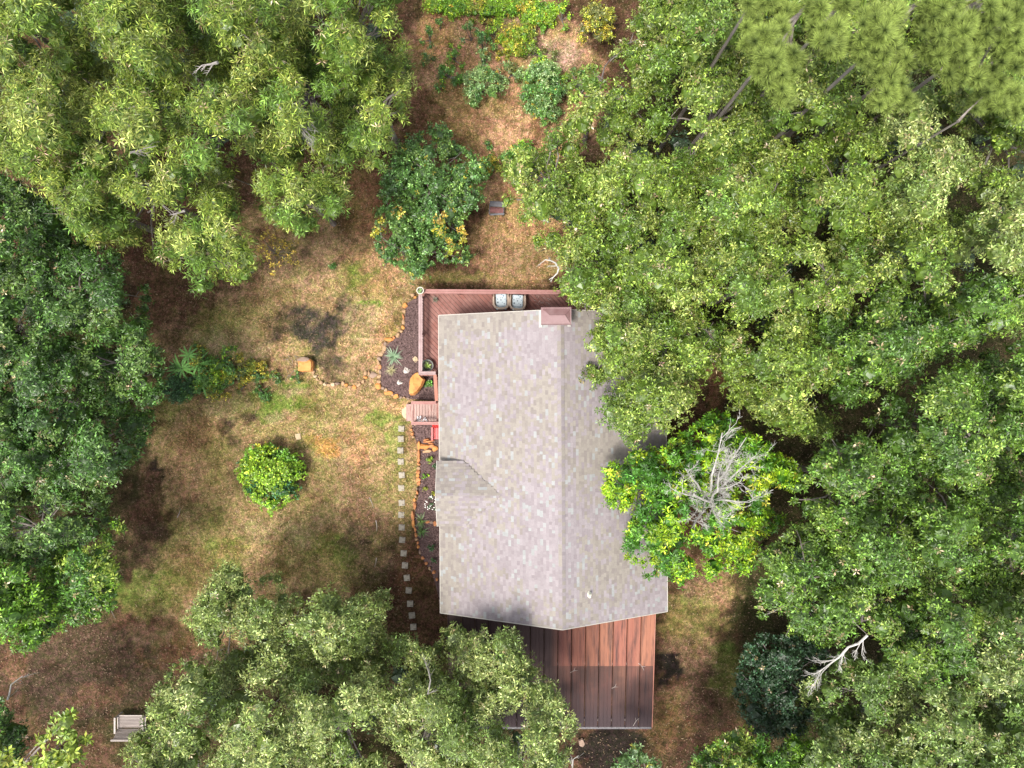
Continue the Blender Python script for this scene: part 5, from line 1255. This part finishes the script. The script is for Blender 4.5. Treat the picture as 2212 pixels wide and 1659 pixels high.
# lower left bright tree with separate leaf clumps near the camera
def clump_tree(label, base, clumps, cols, leaf, dens, name='young_oak_tree', per=6, limbs=True):
    o = empty(name, W(base[0], base[1], 0), label, 'tree')
    L_ = []
    for px, py, r_, z in clumps:
        p = W(px, py, z); L_.append((p.x, p.y, z, r_ * (H - z) / F))
    lobes_mesh('crown', L_, leaf, dens, cols, per, .75, .03, (.4, .36, .04), parent=o, inner=.25, spread=.4)
    mb = MB(); B = o.location; hz = min(l[2] for l in L_) * .6
    mb.tube([(0, 0, -.05), (0, 0, hz)], [.14, .10], 7); mb.obj('trunk', M['bark'], o)
    mb = MB()
    for x, y, z, q in L_: mb.tube([(0, 0, hz), ((x - B.x) * .5, (y - B.y) * .5, (z + hz) / 2 + .2), (x - B.x, y - B.y, z)], [.06, .04, .015], 5)
    mb.obj('limbs', M['bark'], o); return o
YG = [(.24, .31, .03), (.29, .36, .04), (.18, .26, .03)]
clump_tree('bright yellow green tree of loose leaf clumps in the lower left', (130, 1620, 11), [(140, 1560, 26, 11.5), (150, 1590, 20, 11), (118, 1580, 14, 11), (91, 1598, 17, 10.8), (182, 1600, 16, 10.8), (150, 1625, 26, 11.2), (110, 1635, 24, 11), (80, 1650, 20, 10.8), (135, 1660, 26, 11), (168, 1628, 14, 10.5), (160, 1540, 9, 10.5), (100, 1680, 30, 10.8), (160, 1690, 30, 10.8)], YG, (.19, .085), 22)
clump_tree('small yellow green tree in the extreme lower left corner', (5, 1650, 11), [(5, 1640, 24, 11), (40, 1650, 14, 10.5), (-15, 1610, 20, 11), (-20, 1680, 40, 10.5)], YG, (.19, .085), 22)
clump_tree('green tree at the lower edge in front of the black shade', (1370, 1640, 6), [(1350, 1645, 22, 6.5), (1372, 1622, 16, 6.5), (1390, 1640, 20, 6.3), (1410, 1655, 18, 6), (1330, 1665, 22, 6), (1365, 1680, 36, 6), (1420, 1690, 30, 6)], [(.11, .19, .05), (.14, .22, .06), (.08, .15, .04)], (.15, .055), 30)
clump_tree('small green tree at the lower edge right of the brown yard', (1540, 1640, 5), [(1520, 1640, 20, 5), (1560, 1625, 22, 5), (1545, 1655, 26, 5), (1590, 1650, 22, 5), (1500, 1670, 26, 4.5)], [(.13, .20, .06), (.16, .23, .07), (.09, .15, .045)], (.15, .055), 30)
# yellow sapling
sap = empty('yellow_sapling', W(600, 548, 1), 'thin sapling with sparse yellow leaves at the top of the lawn', 'tree'); sap.location.z = 0
SB = sap.location; pts = [(578, 500), (582, 520), (570, 535), (592, 528), (610, 522), (615, 535), (632, 548), (640, 565), (622, 560), (600, 572), (575, 548), (560, 540), (590, 590), (606, 545), (628, 530), (585, 555), (568, 515), (596, 510)]
P_ = np.array([tuple(W(x, y, 3 + random.uniform(-.5, .5))) for x, y in pts]); P_ = np.concatenate([P_ + rng.normal(0, .10, P_.shape) for _ in range(3)])
vs, fs, cc = rosettes(P_, np.tile((0, 0, 1.0), (len(P_), 1)), .14, .05, np.tile(np.array((.50, .36, .04)), (len(P_), 1)) * rng.uniform(.7, 1.1, (len(P_), 1)), 5, .3)
link_mesh('crown', np_mesh('crown', vs - np.array(SB), fs, cc), M['leaf'], sap)
mb = MB(); mb.tube([(0, 0, 0), (.05, -.05, 1.4), (0, .1, 2.6)], [.05, .035, .02], 6); mb.obj('trunk', M['bark'], sap)
mb = MB()
for p in P_[:18]:
    e = Vector(p) - SB; mb.tube([(.05, -.05, 1.2), Vector((e.x * .5, e.y * .5, 2.2)), e], [.018, .012, .005], 4)
mb.obj('limbs', M['bark'], sap)


# pines: tufts of long needles
def pine(label, base, tufts, seed):
    """tufts: (px, py, r_px, z)"""
    o = empty('pine_tree', W(base[0], base[1], 14), label, 'tree'); o.location.z = 0; B = np.array(o.location)
    C_, D_, L_ = [], [], []
    for px, py, r_, z in tufts:
        s = (H - z) / F; k = int(5 + (r_ / 15) ** 2 * 2.3)
        for i in range(k):
            a_ = random.uniform(0, 6.283); q = math.sqrt(random.random()) * r_ * .86; c_ = np.array(W(px + q * math.cos(a_), py + q * math.sin(a_), z - (q / r_) ** 2 * .55 + random.uniform(-.25, .2)))
            nd = 230; d = rng.normal(0, 1, (nd, 3)); d[:, 2] = np.abs(d[:, 2]) * .9 - .15; d /= np.linalg.norm(d, axis=1)[:, None]
            C_.append(np.tile(c_, (nd, 1))); D_.append(d); L_.append(rng.uniform(.17, .30, nd))
    C_ = np.concatenate(C_); D_ = np.concatenate(D_); L_ = np.concatenate(L_)[:, None]
    S = np.cross(D_, rng.normal(0, 1, D_.shape)); S /= np.linalg.norm(S, axis=1)[:, None]
    b = C_ + D_ * L_ * .10; tip = C_ + D_ * L_
    vs = np.stack([b - S * .007, b + S * .007, tip], 1).reshape(-1, 3) - B
    tv = np.repeat(rng.uniform(.65, 1.25, (len(C_) // 230, 1)), 230, 0); base_c = np.array((.045, .075, .02)) * rng.uniform(.7, 1.3, (len(C_), 1)); tipc = np.array((.36, .46, .10)) * tv * rng.uniform(.6, 1.4, (len(C_), 1))  # dark roots, pale tips: shade and highlights painted into the tufts
    cc = np.stack([base_c, base_c, tipc], 1).reshape(-1, 3)
    link_mesh('needles', np_mesh('needles', vs, np.arange(len(vs)).reshape(-1, 3), cc), M['needle'], o)
    zt = max(t[3] for t in tufts); mb = MB(); mb.tube([(0, 0, -.1), (0, 0, zt * .5), (0, 0, zt - .6)], [.10, .07, .03], 8); mb.obj('trunk', M['bark'], o)
    mb = MB()
    for px, py, r_, z in (tufts if seed != 7 else tufts[:1]):
        e = W(px, py, z) - o.location; e.z -= .15; z0 = max(2, z - .5 - e.to_2d().length * .3); mb.tube([(0, 0, z0), (e.x * .5, e.y * .5, (z0 + e.z) / 2 - .1), e], [.05, .035, .015], 5)
    mb.obj('limbs', M['bark'], o); return o
def grow(spec):
    out = []
    for px, py, r_, z in spec: out.append((px, py, r_, z))
    return out
pine('long needled pine leftmost of the pines, low in the group', (1680, 90), grow([(1625, 55, 24, 16), (1650, 80, 30, 16.5), (1625, 100, 24, 16), (1670, 120, 34, 16.8), (1650, 150, 26, 16.2), (1700, 150, 28, 16), (1680, 185, 26, 15.8), (1715, 115, 22, 16), (1690, 210, 24, 15.4), (1690, 60, 22, 16)]), 1)
pine('long needled pine cut by the upper edge above the leftmost pine', (1640, -20), grow([(1620, 10, 26, 16), (1660, 5, 28, 16), (1700, 20, 24, 15.5), (1640, -30, 40, 16)]), 2)
pine('long needled pine with a tall narrow crown, second of the pines', (1790, 40), grow([(1765, 20, 28, 17), (1770, 55, 26, 16.8), (1790, 85, 30, 17), (1760, 80, 18, 16), (1810, 60, 26, 16.8), (1800, 105, 24, 16.2), (1780, -20, 40, 16.5), (1830, 10, 26, 16.5)]), 3)
pine('long needled pine with the most rounded tufts, middle of the pines', (1900, 90), grow([(1880, 40, 30, 17.2), (1910, 60, 30, 17.4), (1890, 85, 28, 17), (1860, 95, 24, 16.5), (1930, 30, 26, 16.8), (1925, 90, 24, 16.6), (1870, 125, 24, 16.2), (1900, 120, 24, 16.4), (1895, 165, 22, 15.8), (1910, 200, 26, 15.8), (1930, 170, 24, 15.8), (1900, 225, 22, 15.4), (1950, 130, 20, 15.5), (1955, 215, 22, 15)]), 4)
pine('long needled pine broad crown near the right of the pines', (2060, 50), grow([(2010, 20, 30, 17), (2050, 15, 32, 17.2), (2000, 60, 26, 16.6), (2040, 60, 30, 17), (2080, 50, 32, 17), (2030, 105, 28, 16.4), (2070, 95, 30, 16.6), (2040, 145, 26, 16), (2080, 140, 26, 16), (2060, 170, 22, 15.6), (2000, 110, 20, 15.8), (2100, 100, 24, 16.2), (2030, -30, 50, 16.5)]), 5)
pine('long needled pine in the top right corner', (2160, 60), grow([(2130, 20, 32, 17), (2170, 40, 32, 17), (2205, 20, 34, 17), (2130, 70, 28, 16.4), (2170, 90, 28, 16.4), (2205, 80, 30, 16.6), (2150, 130, 26, 15.8), (2195, 130, 26, 15.8), (2110, 165, 24, 15.4), (2150, 175, 22, 15), (2240, 60, 40, 16), (2160, -30, 60, 16)]), 6)
pine('dull green pine behind the others at the right', (2150, 215), grow([(2130, 205, 24, 13), (2160, 225, 24, 13), (2190, 200, 26, 13), (2110, 225, 20, 12.6), (2195, 240, 22, 12.6)]), 7)


# ------------------------------------------------------------------ dead wood
def branch(mb, p, d, l, r_, depth, spread=.7, gravity=0.0):
    segs = 4; pts = [p]; rad = [r_]; q = p; dirn = d.normalized()
    for i in range(segs):
        dirn = (dirn + Vector((random.uniform(-1, 1), random.uniform(-1, 1), random.uniform(-.6, .6))) * .16 + Vector((0, 0, -gravity))).normalized()
        q = q + dirn * (l / segs); pts.append(q); rad.append(r_ * (1 - .6 * (i + 1) / segs))
    mb.tube(pts, rad, 5 if r_ > .02 else 4, False)
    if depth > 0:
        for k in range(random.choice([4, 5, 6])):
            i = random.randint(1, segs); a_ = pts[i]; dd_ = (pts[i] - pts[i - 1]).normalized(); nd = (dd_ + Vector((random.uniform(-1, 1), random.uniform(-1, 1), random.uniform(-.4, .7))) * spread).normalized()
            branch(mb, a_, nd, l * random.uniform(.35, .6), max(.006, r_ * .45), depth - 1, spread, gravity)
random.seed(21)
dead = empty('dead_tree', W(1520, 1075, 6), 'leafless whitish dead tree rising through the lime green tree', 'tree'); dead.location.z = 0; DB = dead.location
mb = MB(); mb.tube([(0, 0, -.1), (.05, 0, 4), (.0, .05, 7.2)], [.14, .11, .08], 8); mb.obj('trunk', M['deadwood'], dead)
for (tx, ty, tz) in [(1612, 945, 10.2), (1560, 935, 10.6), (1630, 985, 9.8), (1480, 1012, 9.6), (1462, 1062, 9.2), (1495, 1140, 9.4), (1555, 1125, 9.6), (1600, 1040, 10), (1620, 1085, 9), (1560, 1000, 11)]:
    mb = MB(); e = W(tx, ty, tz) - DB; st = Vector((0, 0, random.uniform(6.2, 7.1))); d = e - st; l = d.length
    m_ = st + d * .45 + Vector((random.uniform(-.2, .2), random.uniform(-.2, .2), .1)); mb.tube([st, st + d * .22, m_, st + d * .72, e], [.055, .045, .036, .026, .012], 6)
    for i in range(8):
        t_ = random.uniform(.25, 1); p = st + d * t_; nd = (d.normalized() + Vector((random.uniform(-1, 1), random.uniform(-1, 1), random.uniform(-.2, .6))) * .8).normalized(); branch(mb, p, nd, l * random.uniform(.13, .24), .013, 2, .85)
    mb.obj('limb', M['deadwood'], dead)


def dead_branch(label, main, z, r_, subs, seed, base_extra=None, depth=1, sl=.9):
    dm = M['greylimb'] if ('left wood' in label or 'lower grove' in label) else M['deadwood']
    random.seed(seed); c0 = W(main[0][0], main[0][1], z); o = props(bpy.data.objects.new('dead_branch', None), label, 'branch'); COL.objects.link(o); o.location = c0
    mb = MB(); pp = [W(p[0], p[1], z - .12 * i) - c0 for i, p in enumerate(main)]; mb.tube(pp, [r_ * (1 - .7 * i / (len(pp) - 1)) for i in range(len(pp))], 6); mb.obj('main_stem', dm, o)
    mb = MB()
    for i in range(subs):
        j = random.randint(1, len(pp) - 1); a_ = pp[j - 1].lerp(pp[j], random.random()); dd_ = (pp[j] - pp[j - 1]).normalized()
        branch(mb, a_, (dd_ + Vector((random.uniform(-1, 1), random.uniform(-1, .4), random.uniform(-.3, .3))) * .8), sl * random.uniform(.5, 1), r_ * .4, depth, .6)
    mb.obj('twigs', dm, o)
dead_branch('long pale dead limb hanging over the dark shade at lower right', [(1874, 1372), (1855, 1390), (1832, 1398), (1812, 1420), (1790, 1436), (1772, 1450), (1766, 1464)], 8, .05, 9, 5, depth=2, sl=.8)
dead_branch('white forked dead limb beside the wood above the deck', [(1207, 579), (1200, 568), (1190, 563), (1178, 561), (1172, 566)], 8, .04, 3, 6, sl=.4)
dead_branch('white curved lower fork of dead wood above the deck', [(1207, 579), (1204, 590), (1196, 598), (1186, 604)], 7.9, .035, 2, 7, sl=.3)
dead_branch('small white forked twig in a gap above the deck trees', [(1184, 480), (1178, 470), (1180, 458)], 8, .03, 3, 8, sl=.4)
dead_branch('bare forked branch rising at the lower left edge', [(16, 1512), (20, 1500), (24, 1479), (34, 1471), (49, 1460)], 7, .04, 3, 9, sl=.7)
dead_branch('grey bare forked branch inside the left wood', [(598, 225), (622, 250), (640, 262), (660, 272)], 11.5, .035, 4, 10, depth=2, sl=.9)
dead_branch('long grey dead limb through the lower left wood', [(312, 388), (335, 420), (352, 445), (370, 462)], 9, .035, 3, 11, sl=.8)
dead_branch('thick grey broken limb lying across the left wood gap', [(400, 455), (385, 460), (368, 464)], 8.5, .045, 2, 12, sl=.4)
dead_branch('grey twiggy branch near the middle of the left wood', [(280, 330), (296, 326), (312, 322)], 11.5, .04, 4, 13, sl=.6)
dead_branch('grey branch showing in the top middle of the left wood', [(470, 135), (455, 139), (436, 141)], 12.5, .05, 3, 14, sl=.5)
dead_branch('pale branch at the left of the lower grove beside the patio cover', [(924, 1500), (930, 1470), (925, 1448), (918, 1430)], 9.5, .03, 3, 15, sl=.7)
dead_branch('tan forked twig poking over the black shade at the bottom', [(1236, 1659), (1238, 1640), (1250, 1632)], 6, .035, 3, 16, sl=.4)
# sticks lying on the lawn
for k, (a_, b_, lb) in enumerate([((798, 1075), (807, 1098), 'thin pale stick on the lawn left of the white flowers'), ((812, 1124), (814, 1148), 'thin pale stick on the lawn left of the stepping stones bend'), ((813, 1205), (809, 1225), 'short pale stick on the dull lower lawn'), ((383, 1118), (390, 1098), 'small greenish stick on the left lawn'),
                                  ((1258, 1380), (1262, 1425), 'thin twig lying on the red sheets')][:4]):
    twigs('fallen_stick', lb, 'stick', [[a_, ((a_[0] + b_[0]) / 2 + 1, (a_[1] + b_[1]) / 2), b_]], .03, .022, M['palewood'])
for k, (px, py, rz, l, lb) in enumerate([(1375, 1558, .9, .5, 'dark forked stick near the gutter end of the patio cover'), (1240, 1450, .3, .35, 'pale curled stick on the patio cover near the sheet joint'), (1328, 1485, .2, .3, 'small pale stick in the middle of the patio cover'), (1385, 1440, -.9, .4, 'short pinkish stick on the clean sheets')]):
    mb = MB(); mb.tube([(-l / 2, 0, .03), (0, .04, .05), (l / 2, 0, .03)], [.014, .012, .006], 5); mb.tube([(0, .04, .05), (.1, .16, .05)], [.01, .005], 4)
    o = mb.obj('fallen_stick', M['palewood']); p = W(px, py, zcov(py)); o.location = (p.x, p.y, zy(p.y) + .01); o.rotation_euler.z = rz; props(o, lb, 'stick')
# brush pile sticks by the orange boulder
random.seed(5); lst = []
for i in range(16):
    x = random.uniform(618, 648); y = random.uniform(765, 812); a_ = random.uniform(0, 3); l = random.uniform(6, 20); lst.append([(x, y, .03), (x + l * math.cos(a_), y + l * math.sin(a_), .08)])
twigs('brush_pile', 'small pile of grey dead twigs left of the orange boulder', 'twigs', lst, .03, .012, M['greywood'])

# undergrowth below the woods: low leafy ground cover nobody could count
def undergrowth():
    P = []
    for reg in ('p1', 'p2', 'p3', 'p4', 'p5', 'p7'):
        poly = REG[reg]; xs = rng.uniform(-100, 2312, 900); ys = rng.uniform(-100, 1760, 900); i_, d_ = in_poly(xs, ys, poly); m_ = i_ & (d_ > 60)
        for x, y in zip(xs[m_], ys[m_]):
            if rng.random() < .8: P.append((x, y))
    lob = []
    for x, y in P:
        z = rng.uniform(.4, 2.2); p = W(x, y, z); r_ = rng.uniform(.35, .7)
        if p.x > -3.4 - r_ and p.x < 7 + r_ and p.y < 4 + r_ and p.y > -16 - r_: continue
        lob.append((p.x, p.y, z * .8, r_ * 1.1))
    o = lobes_mesh('undergrowth', lob, (.16, .075), 16, [(.05, .09, .03), (.07, .12, .03), (.04, .07, .03)], 5, .7, core=.9)  # leaf colours darkened to carry the shade of the wood above
    props(o, kind='stuff')
undergrowth()
print('TRIS', sum(sum(len(p.vertices) - 2 for p in m_.polygons) if len(m_.polygons) < 2000 else len(m_.loops) - 2 * len(m_.polygons) for m_ in bpy.data.meshes))
